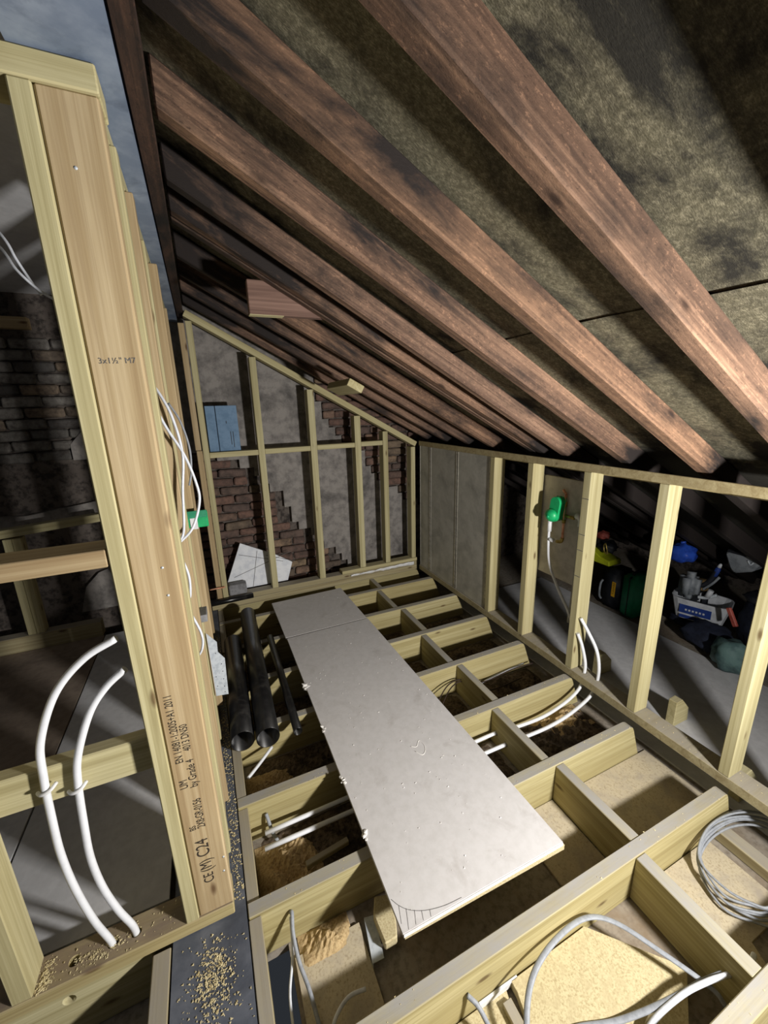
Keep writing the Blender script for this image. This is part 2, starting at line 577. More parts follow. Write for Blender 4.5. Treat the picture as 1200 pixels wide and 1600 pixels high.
blk('ceiling_sheet', -2.05, -0.850, 1.215, 1.895, -0.022, -0.010, SHEET, floor, 0.001)
blk('ceiling_sheet', 1.95, 3.05, 0.2, 2.9, -0.1995, -0.188, SHEET, floor, 0.001)

# roof underside: two lapped runs of felt
SL = 0.536
ZR = 2.2845                                  # height of the rafters' lower faces at X = 0


def zr(x):
    return ZR - SL * x


def zp(x):                                   # top line of the stud frames below the rafters
    return 2.272 - 0.557 * x


def felt_me(x0, x1, y0, y1, off, nx, ny, sag):
    vs = []; fs = []
    for i in range(nx + 1):
        for j in range(ny + 1):
            x = x0 + (x1 - x0) * i / nx; y = y0 + (y1 - y0) * j / ny
            s = -sag * abs(math.sin(y * 10.5)) + 0.004 * math.sin(x * 9 + y * 4)
            vs.append((x, y, zr(x) + off + s))
    for i in range(nx):
        for j in range(ny):
            a = i * (ny + 1) + j
            fs.append([a, a + 1, a + ny + 2, a + ny + 1])
    me = raw(vs, fs, True)
    return me


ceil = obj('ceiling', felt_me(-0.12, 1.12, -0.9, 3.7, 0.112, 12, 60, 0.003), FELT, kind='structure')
ceil['label'] = 'mould-stained brown roofing felt above the rafters'
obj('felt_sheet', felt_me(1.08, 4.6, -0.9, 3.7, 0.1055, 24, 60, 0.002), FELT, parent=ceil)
# flat ceiling of the left-hand side
blk('ceiling_left', -3.0, -0.24, -0.9, 3.75, 2.36, 2.40, SHEET, None, 0.0, kind='structure')

# far gable wall: mortar backing with a stepped coat of grey render and single bricks
wallf = blk('wall_far', -3.0, 4.7, 3.60, 3.75, -0.2, 3.0, MORTAR, None, 0.0, kind='structure')
wallf['label'] = 'sooty brick gable wall with patchy grey render behind the studs'
LOWB = [(0.0, 1.25), (0.10, 1.205), (0.165, 1.19), (0.232, 1.111), (0.297, 1.094), (0.387, 1.02), (0.43, 0.95), (0.482, 0.887), (0.551, 0.856), (0.585, 0.742), (0.605, 0.644), (0.669, 0.581), (0.751, 0.495), (0.827, 0.39), (0.94, 0.307), (1.054, 0.202), (1.115, 0.111), (1.254, 0.071), (1.4, -0.2)]
UPB = [(0.90, 2.2), (0.952, 1.723), (1.051, 1.465), (1.192, 1.305), (1.233, 1.262), (1.357, 1.189), (1.467, 1.004), (1.538, 0.91), (1.709, 0.823), (1.822, 0.693), (2.3, 0.5)]


def interp(tab, z):
    for (x0, z0), (x1, z1) in zip(tab, tab[1:]):
        if z0 >= z >= z1:
            f = (z0 - z) / (z0 - z1) if z0 != z1 else 0
            return x0 + (x1 - x0) * f
    return tab[0][0] if z > tab[0][1] else tab[-1][0]


brick_meshes = [box_me(0.213, 0.06, 0.064, 0.010, 0.007) for _ in range(5)]
half_meshes = [box_me(0.102, 0.06, 0.064, 0.010, 0.007) for _ in range(4)]
for bmh in brick_meshes + half_meshes:
    bmh.materials.append(BRICK)
grey_bricks = [m_.copy() for m_ in brick_meshes]; grey_halves = [m_.copy() for m_ in half_meshes]
for bmh in grey_bricks + grey_halves:
    bmh.materials[0] = BRICKG


def lay(x0, x1, c, z, parent, brick_meshes=brick_meshes, half_meshes=half_meshes):
    x = x0 + (0.0 if c % 2 else 0.1125)
    if c % 2 == 0 and x0 + 0.1 < x1:
        place(bpy.data.objects.new('brick', random.choice(half_meshes)), Matrix.Translation((x0 + 0.05, 3.595 + random.uniform(-0.006, 0.006), z)), parent)
    while x + 0.10 < x1:
        full = x + 0.213 < x1 + 0.02
        me = random.choice(brick_meshes if full else half_meshes)
        w = 0.213 if full else 0.102
        M = Matrix.Translation((x + w / 2, 3.595 + random.uniform(-0.014, 0.010), z + random.uniform(-0.004, 0.004))) @ Matrix.Rotation(random.uniform(-0.03, 0.03), 4, 'Y') @ Matrix.Rotation(random.uniform(-0.04, 0.04), 4, 'Z')
        place(bpy.data.objects.new('brick', me), M, parent)
        x += w + 0.012


pl = []; pr = []
c = 0
z = -0.16
while z < 2.45:
    zc = z + 0.0375
    xl = interp(LOWB, zc) if zc < 1.25 else -0.25
    xr = interp(UPB, zc) if zc > 0.55 else 2.2
    xl = round(xl / 0.056) * 0.056
    xr = round(xr / 0.056) * 0.056
    if zc < 1.25:
        lay(-0.25, xl, c, zc, wallf)
    if zc > 0.55 and xr < 1.9:
        lay(xr, 1.98, c, zc, wallf)
    if 1.28 < zc < 2.1:
        lay(-1.75, -0.62, c, zc, wallf, grey_bricks, grey_halves)
    pl.append((xl + 0.035, z)); pl.append((xl + 0.035, z + 0.075))
    pr.append((xr - 0.02, z)); pr.append((xr - 0.02, z + 0.075))
    z += 0.075
    c += 1
# render coat: one strip per course, sharing edges, extruded forward of the bricks
vs = []; fs = []
for k in range(0, len(pl), 2):
    a, b2, c2, d2 = pl[k], pr[k], pr[k + 1], pl[k + 1]
    if b2[0] - a[0] < 0.05:
        continue
    m = len(vs)
    for y in (3.545, 3.60):
        vs += [(p[0], y, p[1]) for p in (a, b2, c2, d2)]
    fs += [[m, m + 1, m + 2, m + 3], [m + 7, m + 6, m + 5, m + 4], [m, m + 4, m + 5, m + 1], [m + 1, m + 5, m + 6, m + 2], [m + 2, m + 6, m + 7, m + 3], [m + 3, m + 7, m + 4, m]]
obj('render_coat', raw(vs, fs), RENDER, parent=wallf)
prism('render_coat', [(-1.75, 0.92), (-1.2, 0.9), (-0.62, 0.98), (-0.62, 1.27), (-0.86, 1.27), (-0.86, 1.38), (-0.75, 1.5), (-0.70, 1.72), (-0.62, 1.72), (-0.3, 1.9), (-0.3, 0.9), (-0.9, 0.86), (-1.75, 0.80)], 3.55, 3.60, 'Y', RENDER, wallf)
prism('render_coat', [(-1.02, 0.1), (-0.72, 0.1), (-0.74, 0.28), (-0.8, 0.42), (-0.86, 0.4), (-0.96, 0.3)], 3.55, 3.60, 'Y', RENDER, wallf)

# low closing wall at the back of the eaves
blk('wall_right', 4.55, 4.7, -0.9, 3.75, -0.2, 0.4, MORTAR, None, 0.0, kind='structure')

# ================================================================== STEELS
def ibeam(name, xc, z_top, h, w, tf, tw, y0, y1, mat, label):
    p = [(xc - w / 2, z_top), (xc - w / 2, z_top - tf), (xc - tw / 2, z_top - tf), (xc - tw / 2, z_top - h + tf), (xc - w / 2, z_top - h + tf), (xc - w / 2, z_top - h),
         (xc + w / 2, z_top - h), (xc + w / 2, z_top - h + tf), (xc + tw / 2, z_top - h + tf), (xc + tw / 2, z_top - tf), (xc + w / 2, z_top - tf), (xc + w / 2, z_top)]
    o = prism(name, p, y0, y1, 'Y', mat)
    return tag(o, label, 'steel beam')


ibeam('ridge_steel', -0.140, 2.424, 0.203, 0.170, 0.012, 0.01, -0.5, 3.54, STEEL, 'blue-grey painted steel ridge beam overhead above the left post')
ibeam('floor_steel', -0.172, -0.001, 0.203, 0.216, 0.012, 0.01, -0.5, 3.54, STEELF, 'dark grey floor steel strewn with sawdust beside the joist ends')

o = blk('ridge_timber', -0.053, -0.010, -0.5, 3.52, 2.245, 2.40, DARKOLD)
tag(o, 'dark brown ridge timber bolted along the right of the overhead steel', 'timber')

# ================================================================== JOISTS, NOGGINS, PACKERS
ORD = ['first', 'second', 'third', 'fourth', 'fifth', 'sixth', 'seventh', 'eighth', 'ninth']
JY = [(0.240, 0.287), (0.632, 0.678), (1.035, 1.081), (1.440, 1.487), (1.840, 1.885), (2.240, 2.286), (2.645, 2.691), (3.045, 3.091), (3.309, 3.355)]
JL = ['floor joist cutting the bottom right corner, nearest the camera',
      'long floor joist just in front of the loose board, dusty on top',
      'floor joist under the near end of the loose board',
      'floor joist with two white pipes running beside its near face under the board',
      'floor joist right below the cut ends of the black pipes, fourth beyond the near one',
      'fifth floor joist beyond the corner one, under the middle of the board',
      'sixth floor joist beyond the corner one, under the board near the cross joint',
      'last free floor joist before the far stud frame, under the small far board',
      'floor joist right under the sole plate of the far stud frame']
JEND = [1.80, 1.80, 1.79, 1.825, 1.825, 1.83, 1.835, 1.835, 1.80]
for i, ((y0, y1), lab) in enumerate(zip(JY, JL)):
    e = JEND[i]
    pts = [(-0.06, -0.2), (-0.06, 0.0), (e - 0.02, 0.0), (e, -0.008), (e + 0.012, -0.03), (e + 0.075, -0.2)]
    o = prism('floor_joist', pts, y0, y1, 'Y', JOIST, None, 0.0025)
    tag(o, lab, 'joist', 'floor joists')
NX = [(1.228, 1.277), (1.268, 1.314), (1.234, 1.277), (1.280, 1.322), (1.248, 1.291), (1.288, 1.332), (1.249, 1.290), (1.285, 1.326)]
NL = ['noggin in the nearest bay, between the grey cable loop and the coil of cable',
      'noggin right of the near end of the loose board, second bay',
      'noggin pierced by two white pipes, right of the board',
      'noggin pierced by thin brown cables, right of the board',
      'noggin in the fifth bay, beside the right edge of the board',
      'noggin in the sixth bay, beside the right edge of the board',
      'noggin in the seventh bay, beside the small far board',
      'noggin in the last bay, against the far sole plate']
for i, (x0, x1) in enumerate(NX):
    o = blk('joist_noggin', x0, x1, JY[i][1] + 0.0005, JY[i + 1][0] - 0.0005, -0.196, -0.004, JOIST, None, 0.0025)
    tag(o, NL[i], 'noggin', 'noggins between the floor joists')
    if i == 2:
        nog_pipes = o
for i in range(8):
    o = blk('packing_timber', -0.061, -0.022, JY[i][1] + 0.001, JY[i + 1][0] - 0.001, -0.19, -0.003 - 0.004 * (i % 3), PLATE, None, 0.002)
    tag(o, 'packing timber beside the floor steel, %s bay from the camera' % ORD[i], 'timber', 'packers along the floor steel')

# timber left of the floor steel
o = blk('packing_timber', -0.335, -0.285, 0.2, 1.065, -0.2, 0.0, PLATE, None, 0.003)
tag(o, 'short grey timber on the left of the floor steel, bottom of the photo', 'timber')
o = blk('floor_joist', -1.6, -0.340, 1.085, 1.132, -0.197, -0.001, PINE, None, 0.003)
tag(o, 'floor joist under the drilled sole plate at bottom left', 'joist')
cut_holes(o, [(lathe_me([(0.017, -0.06), (0.017, 0.06)], 20), zdir((-0.555, 1.108, -0.045), (0, 1, 0)))])

# ================================================================== RAFTERS
RAF = [(0.262, 0.319, 0.0), (0.585, 0.642, -0.039), (0.931, 0.988, -0.012), (1.276, 1.331, 0.006), (1.645, 1.699, 0.047), (1.815, 1.871, 0.0),
       (1.890, 1.940, 0.0), (2.285, 2.345, 0.0), (2.565, 2.62, 0.0), (2.875, 2.93, 0.0), (3.19, 3.24, 0.0)]
RL = ['rafter just showing in the top right corner',
      'big red-brown rafter nearest the camera, crossing the upper right',
      'second full rafter from the camera, orange along its lower edge',
      'third full rafter from the camera, black soot patch near its foot',
      'fourth full rafter from the camera, greyish brown',
      'fifth full rafter from the camera, fixed close beside another',
      'rafter paired tightly behind the fifth, carrying the red-brown stub',
      'seventh full rafter from the camera, dull brown',
      'eighth full rafter from the camera, thin strip above the pale block',
      'ninth full rafter from the camera, near the gable',
      'last dark rafter against the far stud frame']
ang = math.atan(SL)
nrm = Vector((math.sin(ang), 0, math.cos(ang)))
for i, ((y0, y1, sk), lab) in enumerate(zip(RAF, RL)):
    h = (0.09, 0.093, 0.086, 0.094, 0.086, 0.09, 0.09, 0.09, 0.09, 0.09, 0.09)[i]
    jz = 0.0
    a = Vector((-0.008, (y0 + y1) / 2 - sk, zr(-0.008) + jz)) + nrm * h / 2
    b = Vector((4.35, (y0 + y1) / 2 + sk, zr(4.35) + jz)) + nrm * h / 2
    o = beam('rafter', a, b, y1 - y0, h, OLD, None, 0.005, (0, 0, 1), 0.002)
    xa = min(v_.co.x for v_ in o.data.vertices)
    for v_ in o.data.vertices:                      # plumb cut against the ridge timber
        if v_.co.x < xa + 0.1:
            v_.co.x -= v_.co.z * math.tan(ang) + 0.018
    tag(o, lab, 'rafter', 'old roof rafters')

# short stubs fixed to the rafters
o = blk('timber_stub', 0.254, 0.62, 1.945, 1.990, 1.984, 2.119, OLDSTUB, None, 0.003)
tag(o, 'red-brown timber stub with its lit underside painted pale, fixed beside a rafter', 'timber')
blk('painted_lit_edge', 0.254, 0.40, 1.946, 1.989, 1.9815, 1.9838, PINE, o, 0.0005)['label'] = 'pale strip painting the light on the stub underside'  # thin pale strip added to paint light on the lower face
o = beam('timber_block', (0.90, 2.42, 1.712), (0.90, 2.86, 1.712), 0.105, 0.047, PINE, None, 0.003, (SL, 0, 1))
tag(o, 'pale pine block sticking out below the rafters above the far frame', 'timber')

# ================================================================== KNEE WALL
kw = thing('knee_wall_frame', 'pale timber knee wall frame under the rafter feet on the right', 'stud wall', (1.87, 1.4, 0))
ksole = prism('sole_plate', [(1.822, 0.0), (1.918, 0.0), (1.918, 0.046), (1.822, 0.046)], -0.7, 3.30, 'Y', PLATE, kw, 0.002)
me = prism_me([(1.822, 1.226), (1.918, 1.226), (1.918, zp(1.918) - 0.002), (1.826, 1.270), (1.822, 1.268)], -0.7, 3.30, 'Y', 0.0015)
me, M = centred(me)
obj('top_plate', me, PLATE, M, kw)
for (y0, y1) in ((-0.16, -0.116), (0.24, 0.284), (0.650, 0.692), (1.060, 1.105), (1.452, 1.498), (1.860, 1.906), (2.222, 2.268)):
    blk('stud', 1.823, 1.917, y0, y1, 0.0465, 1.2255, PINE, kw, 0.003)

# foil-faced insulation boards between the far studs of the knee wall
FL = ['foil-faced insulation board next to the open stud bays', 'middle foil-faced insulation board of the knee wall', 'narrow foil-faced insulation board in the far corner']
for (y0, y1), lab in zip(((2.275, 2.676), (2.690, 3.098), (3.110, 3.295)), FL):
    r = thing('insulation_board', lab, 'insulation board', (1.86, (y0 + y1) / 2, 0.047), 'foil insulation boards')
    blk('foil_face', 1.832, 1.878, y0, y1, 0.048, 1.225, FOIL, r, 0.002)
    blk('edge_tape', 1.829, 1.8325, y0, y0 + 0.012, 0.05, 1.222, FOILT, r, 0.0005)
    blk('edge_tape', 1.829, 1.8325, y1 - 0.006, y1, 0.05, 1.222, FOILT, r, 0.0005)

# backing board with the valve
o = blk('backing_board', 1.925, 1.943, 1.50, 1.912, 0.51, 1.147, BOARDGREY)
tag(o, 'grey backing board behind the knee wall studs holding the green valve', 'board')
vx = 1.925
v = thing('green_valve', 'bright green valve cover on the grey backing board', 'valve', (1.89, 1.72, 0.96))
# capsule body: outline in (y, z), extruded along X
cap = []
for k in range(13):
    t = math.pi * k / 12
    cap.append((1.700 + 0.036 * math.cos(t), 1.008 + 0.036 * math.sin(t)))
for k in range(13):
    t = math.pi + math.pi * k / 12
    cap.append((1.712 + 0.036 * math.cos(t), 0.925 + 0.036 * math.sin(t)))
prism('cover', cap, 1.852, 1.900, 'X', GREENB, v, 0.002)
me = lathe_me([(0.040, 0.0), (0.040, 0.012), (0.033, 0.024), (0.018, 0.034), (0.006, 0.037)], 20)
obj('knob', me, GREENB, zdir((1.854, 1.718, 0.930), (-0.93, -0.1, -0.1)), v)
obj('knob_centre', lathe_me([(0.010, 0.0), (0.010, 0.006), (0.004, 0.008)], 12), GREEN, zdir((1.819, 1.714, 0.926), (-0.93, -0.1, -0.1)), v)
blk('cover_rim', 1.900, 1.905, 1.664, 1.736, 0.90, 1.04, GREEN, v, 0.001)
w = thing('copper_pipework', 'short copper pipes with soldered fittings behind the green valve', 'pipe', (1.90, 1.65, 0.8))
tube('pipe', [(1.905, 1.672, 0.785), (1.905, 1.672, 1.06)], 0.0075, COPPER, w, res=2)
tube('pipe', [(1.905, 1.672, 1.06), (1.905, 1.690, 1.075), (1.915, 1.700, 1.078)], 0.0075, COPPER, w, res=4)
tube('elbow', [(1.905, 1.672, 0.79), (1.905, 1.680, 0.765), (1.902, 1.71, 0.757)], 0.0105, BRASS, w, res=5)
tube('tee', [(1.905, 1.672, 0.985), (1.905, 1.672, 1.015)], 0.0115, BRASS, w, res=2)
tube('tee', [(1.905, 1.672, 0.885), (1.905, 1.672, 0.905)], 0.0115, BRASS, w, res=2)
tube('tee', [(1.905, 1.665, 0.93), (1.905, 1.600, 0.93)], 0.010, BRASS, w, res=2)
g = thing('grey_waste_pipe', 'grey pipe with an elbow dropping down the backing board', 'pipe', (1.905, 1.56, 0.5))
tube('pipe', [(1.908, 1.595, 0.945), (1.908, 1.572, 0.945), (1.908, 1.556, 0.925), (1.908, 1.556, 0.90), (1.908, 1.562, 0.50), (1.900, 1.565, 0.28)], 0.010, speck('grey_pipe', (170, 170, 164), (156, 156, 150), 20, rough=0.5, bumpv=0), g, res=6)
tube('elbow', [(1.908, 1.590, 0.945), (1.908, 1.572, 0.945), (1.908, 1.556, 0.925), (1.908, 1.556, 0.890)], 0.0165, WHITE, g, res=5)
p = thing('white_plastic_pipe', 'white plastic pipe curving down from the green valve', 'pipe', (1.90, 1.6, 0.3))
tube('pipe', [(1.880, 1.752, 0.88), (1.884, 1.755, 0.74), (1.888, 1.735, 0.60), (1.892, 1.66, 0.47), (1.898, 1.57, 0.345), (1.90, 1.53, 0.25)], 0.0085, WPIPE, p)
tube('push_fitting', [(1.880, 1.752, 0.895), (1.881, 1.753, 0.815)], 0.014, WHITE, p, res=2)
tube('push_fitting', [(1.884, 1.755, 0.765), (1.895, 1.725, 0.757)], 0.013, WHITE, p, res=2)

# white supply pipes looping from the eaves into the third bay and on under the board
o = tube('white_supply_pipe', [(1.845, 1.442, 0.385), (1.868, 1.405, 0.315), (1.880, 1.348, 0.225), (1.884, 1.322, 0.127), (1.884, 1.322, 0.03), (1.872, 1.328, -0.03), (1.82, 1.328, -0.075), (1.685, 1.322, -0.115), (1.539, 1.318, -0.132), (1.388, 1.322, -0.136), (1.24, 1.32, -0.125), (0.9, 1.315, -0.115), (0.02, 1.309, -0.10)], 0.0095, WPIPE)
tag(o, 'white pipe with the wider loop through the knee wall sole plate, nearer the camera', 'pipe', 'white pipes from the eaves')
o = tube('white_supply_pipe', [(1.835, 1.443, 0.29), (1.858, 1.425, 0.215), (1.872, 1.402, 0.11), (1.872, 1.400, 0.03), (1.852, 1.394, -0.025), (1.80, 1.388, -0.065), (1.702, 1.383, -0.10), (1.551, 1.378, -0.122), (1.387, 1.386, -0.126), (1.24, 1.400, -0.122), (0.9, 1.39, -0.115), (0.03, 1.372, -0.10)], 0.0095, WPIPE)
tag(o, 'white pipe with the tighter loop through the knee wall sole plate, closer to the joist', 'pipe', 'white pipes from the eaves')
cyl = lambda r, h: lathe_me([(r, -h), (r, h)], 18)
cut_holes(ksole, [(cyl(0.014, 0.06), Matrix.Translation((1.884, 1.322, 0.02))), (cyl(0.014, 0.06), Matrix.Translation((1.872, 1.400, 0.02)))])
cut_holes(nog_pipes, [(cyl(0.014, 0.06), zdir((1.255, 1.320, -0.126), (1, 0, 0))), (cyl(0.014, 0.06), zdir((1.255, 1.399, -0.122), (1, 0, 0)))])
for (yy, zz) in ((1.475, 1.080), (1.476, 0.880), (1.478, 0.789), (1.480, 0.635)):
    blk('pencil_tick', 1.8215, 1.8232, yy - 0.022, yy + 0.018, zz - 0.0015, zz + 0.0015, PENCIL, kw, 0.0)

# ================================================================== FAR STUD FRAME
fw = thing('far_stud_frame', 'sloping-topped pale stud frame in front of the far gable wall', 'stud wall', (0.9, 3.35, 0))
FY0, FY1 = 3.310, 3.402
blk('sole_plate', -0.10, 1.80, FY0, FY1, 0.0005, 0.048, PLATE, fw, 0.003)
blk('sole_plate', -0.06, 1.80, FY0 + 0.002, FY1, 0.0485, 0.094, PLATE, fw, 0.003)
blk('sole_packer', 1.02, 1.80, FY0 - 0.006, FY1 - 0.01, 0.0945, 0.126, PINE, fw, 0.003)
beam('top_plate', (-0.005, (FY0 + FY1) / 2, zp(-0.005) - 0.030), (1.80, (FY0 + FY1) / 2, zp(1.80) - 0.030), FY1 - FY0, 0.046, PINE, fw, 0.003)
for (x0, x1, zb) in ((-0.050, -0.010, 0.048), (-0.006, 0.036, 0.095), (0.393, 0.442, 0.095), (0.812, 0.866, 0.095), (1.203, 1.258, 0.127), (1.465, 1.514, 0.127), (1.745, 1.79, 0.127)):
    xm = x1
    ztop = zp(xm) - 0.058
    if x0 < -0.04:
        blk('stud', x0, x1, FY0, FY1, zb, 1.30, PINEB, fw, 0.003)
        blk('stud', x0 - 0.004, x1 - 0.004, FY0 + 0.01, FY1, 1.302, 2.18, PINEB, fw, 0.003)
    else:
        blk('stud', x0, x1, FY0, FY1, zb, ztop, PINE, fw, 0.003)
for (x0, x1, zz) in ((0.037, 0.392, 1.240), (0.443, 0.811, 1.243), (0.867, 1.202, 1.247), (1.259, 1.464, 1.251)):
    blk('noggin', x0, x1, FY0 + 0.003, FY1, zz, zz + 0.041, PINE, fw, 0.003)
# crumpled white damp membrane under the packer
me = bpy.data.meshes.new('m')
vs = []; fs = []
n = 22
for i in range(n + 1):
    x = 1.10 + 0.66 * i / n
    for j, (dy, dz) in enumerate(((0.0, 0.0), (-0.006, 0.018), (-0.004, 0.032))):
        vs.append((x, FY0 - 0.008 + dy + random.uniform(-0.004, 0.002), 0.060 + dz * (0.6 + 0.4 * i / n) + random.uniform(-0.004, 0.004)))
for i in range(n):
    for j in range(2):
        a = i * 3 + j
        fs.append([a, a + 3, a + 4, a + 1])
o = obj('plastic_membrane', raw(vs, fs), WHITE)
tag(o, 'crumpled strip of white plastic trapped under the far sole plate', 'plastic')

# blue panels standing on the far noggin
for (x0, x1, lab) in ((0.045, 0.112, 'narrow blue-grey slab leaning on the far noggin, left of the wider one'), (0.117, 0.268, 'wider blue-grey slab with faint marks standing on the far noggin')):
    o = blk('blue_insulation_slab', x0, x1, 3.352, 3.376, 1.2845, 1.622, BLUE, None, 0.002)
    tag(o, lab, 'insulation slab', 'blue slabs on the far noggin')
    if x1 > 0.2:
        for k, (xx, zz, hh) in enumerate(((0.205, 1.33, 0.10), (0.222, 1.31, 0.12), (0.182, 1.49, 0.02))):
            blk('ink_mark', xx, xx + 0.004, 3.3505, 3.352, zz, zz + hh, INK, o, 0.0)
# white foam sheet propped behind the far studs
sh = prism('white_foam_sheet', [(0.065, 0.0), (0.60, 0.0), (0.655, 0.16), (0.52, 0.25), (0.235, 0.40)], -0.012, 0.012, 'Y', PAPER, None, 0.002)
M = Matrix.Translation((0.36, 3.452, 0.255)) @ Matrix.Rotation(-0.10, 4, 'X')
sh.matrix_basis = M; WM[sh.name] = M
tag(sh, 'white foam sheet with drawn lines propped behind the far studs', 'sheet')
for (a, b) in (((-0.26, -0.05), (0.24, 0.10)), ((-0.20, 0.14), (0.16, 0.02)), ((0.10, 0.06), (0.05, -0.18)), ((-0.05, 0.15), (-0.12, -0.18)), ((0.02, 0.10), (0.27, 0.0))):
    P0 = M @ Vector((a[0], -0.0135, a[1])); P1 = M @ Vector((b[0], -0.0135, b[1]))
    beam('drawn_line', P0, P1, 0.0012, 0.0035, PENCIL, sh, 0.0)
# concrete block, short black pipe, copper tail
o = blk('concrete_block', 0.045, 0.185, 3.315, 3.40, 0.0955, 0.185, CONC, None, 0.008)
tag(o, 'small grey concrete block on the far sole plate', 'block')
o = tube('black_waste_pipe', [(-0.185, 3.262, 0.085), (0.225, 3.278, 0.083)], 0.022, BLACKP, None, segs=18, res=2, hollow=0.003)
tag(o, 'short thin black pipe lying against the far sole plate', 'pipe')
o = tube('copper_tail', [(-0.097, 3.27, 0.205), (0.02, 3.285, 0.20)], 0.006, COPPER, None, res=2)
tag(o, 'thin copper tail poking out by the far double stud', 'pipe')

# ================================================================== LEFT FRAME (faces the camera)
lf = thing('left_post_frame', 'tall pale timber post and cross frame at the left edge', 'stud wall', (-0.2, 1.12, 0))
sole = blk('sole_plate', -1.5, -0.098, 1.070, 1.168, 0.0005, 0.047, PLATEB, lf, 0.003)
holes = []
for hx in (-0.533, -0.437, -0.376):
    holes.append((lathe_me([(0.0145, -0.05), (0.0145, 0.05)], 20), Matrix.Translation((hx, 1.117, 0.024))))
cut_holes(sole, holes)
blk('stud', -0.236, -0.199, 1.070, 1.165, 0.0475, 2.171, PINE, lf, 0.003)
post = blk('post', -0.1975, -0.097, 1.074, 1.121, 0.0475, 2.171, PINEB, lf, 0.004)
blk('post', -0.1975, -0.100, 1.1225, 1.165, 0.0475, 2.171, PINE, lf, 0.004)
blk('stud', -0.664, -0.617, 1.072, 1.166, 0.0475, 2.171, PINE, lf, 0.003)
blk('top_plate', -1.5, -0.094, 1.068, 1.168, 2.1715, 2.2185, PINE, lf, 0.003)
blk('noggin', -0.616, -0.2365, 1.122, 1.167, 0.605, 0.712, PINE, lf, 0.004)
nog = blk('noggin', -0.616, -0.2395, 1.072, 1.166, 1.238, 1.281, PINEB, lf, 0.002)
# stamped and pencilled writing on the post
FYP = 1.0735
up = (-1, 0, 0); rt = (0, 0, 1)
text('stamp', 'CE', 0.040, (-0.140, FYP, 0.170), rt, up, INK, post, squeeze=0.8)
text('stamp', '(M)', 0.046, (-0.140, FYP, 0.216), rt, up, INK, post, squeeze=0.75)
text('stamp', 'C24', 0.050, (-0.139, FYP, 0.278), rt, up, INK, post, squeeze=0.8)
text('stamp', '2X8-GR-0156', 0.031, (-0.138, FYP, 0.388), rt, up, INK, post, squeeze=0.62)
text('stamp', 'BS', 0.024, (-0.163, FYP, 0.388), rt, up, INK, post, squeeze=0.7)
text('stamp', 'UM', 0.030, (-0.163, FYP, 0.545), rt, up, INK, post, squeeze=0.7)
text('stamp', 'by Grade 4', 0.030, (-0.138, FYP, 0.540), rt, up, INK, post, squeeze=0.72)
text('stamp', '4013 DN50', 0.028, (-0.139, FYP, 0.668), rt, up, INK, post, squeeze=0.66)
text('stamp', 'EN 14081-1:2005+A1 2011', 0.028, (-0.163, FYP, 0.635), rt, up, INK, post, squeeze=0.72)
text('pencil_note', '3x1\u00bd" M7', 0.0165, (-0.180, FYP, 1.690), (1, 0, 0.03), (-0.03, 0, 1), PENCIL, post)
# nail heads
for (nx, nz) in ((-0.155, 2.045), (-0.105, 0.245), (-0.13, 1.215), (-0.128, 1.14), (-0.11, 0.19)):
    obj('nail_head', lathe_me([(0.0035, 0), (0.003, 0.0015)], 8), GALV, zdir((nx, 1.0742, nz), (0, -1, 0)), post)

# white pipes through the sole plate, clipped to the noggin
def clip_pipe(pts, cx, cz, label):
    r = thing('clipped_pipe', label, 'pipe', (pts[0][0], pts[0][1], 0.047), 'white pipes through the left sole plate')
    tube('pipe', pts, 0.0092, WPIPE, r, segs=14)
    tube('pipe_clip', [(cx - 0.021, 1.107, cz - 0.006), (cx - 0.012, 1.093, cz - 0.003), (cx, 1.088, cz), (cx + 0.012, 1.093, cz + 0.003), (cx + 0.021, 1.107, cz + 0.008)], 0.0045, WHITE, r, segs=8, res=4)
    return r


clip_pipe([(-0.437, 1.117, 0.0), (-0.440, 1.115, 0.06), (-0.462, 1.110, 0.17), (-0.480, 1.106, 0.317), (-0.486, 1.103, 0.45), (-0.482, 1.102, 0.57), (-0.474, 1.102, 0.704), (-0.460, 1.102, 0.806), (-0.408, 1.102, 0.927), (-0.336, 1.102, 1.003), (-0.261, 1.102, 1.039)], -0.475, 0.665, 'taller white pipe clipped to the left noggin, the one on the left')
clip_pipe([(-0.376, 1.117, 0.0), (-0.379, 1.115, 0.075), (-0.402, 1.110, 0.17), (-0.421, 1.106, 0.281), (-0.428, 1.103, 0.40), (-0.422, 1.102, 0.517), (-0.411, 1.102, 0.653), (-0.395, 1.102, 0.739), (-0.351, 1.102, 0.849), (-0.306, 1.102, 0.91), (-0.257, 1.102, 0.949)], -0.415, 0.640, 'shorter white pipe clipped to the left noggin, nearer the post')

# partition running away under the ridge steel
pt = thing('partition_frame', 'row of pale studs receding behind the left post under the steel', 'stud wall', (-0.15, 2.2, 0))
blk('sole_plate', -0.205, -0.105, 1.17, 3.30, 0.0005, 0.046, PLATE, pt, 0.003)
blk('head_plate', -0.205, -0.105, 1.17, 3.30, 2.172, 2.2185, PINE, pt, 0.003)
for k, (y0, xr) in enumerate(((1.235, -0.094), (1.45, -0.088), (1.80, -0.098), (2.05, -0.078), (2.45, -0.094), (2.85, -0.092))):
    blk('stud', -0.205, xr, y0, y0 + 0.045, 0.0465, 2.1715, (PINE, PINEB)[k % 2], pt, 0.003)

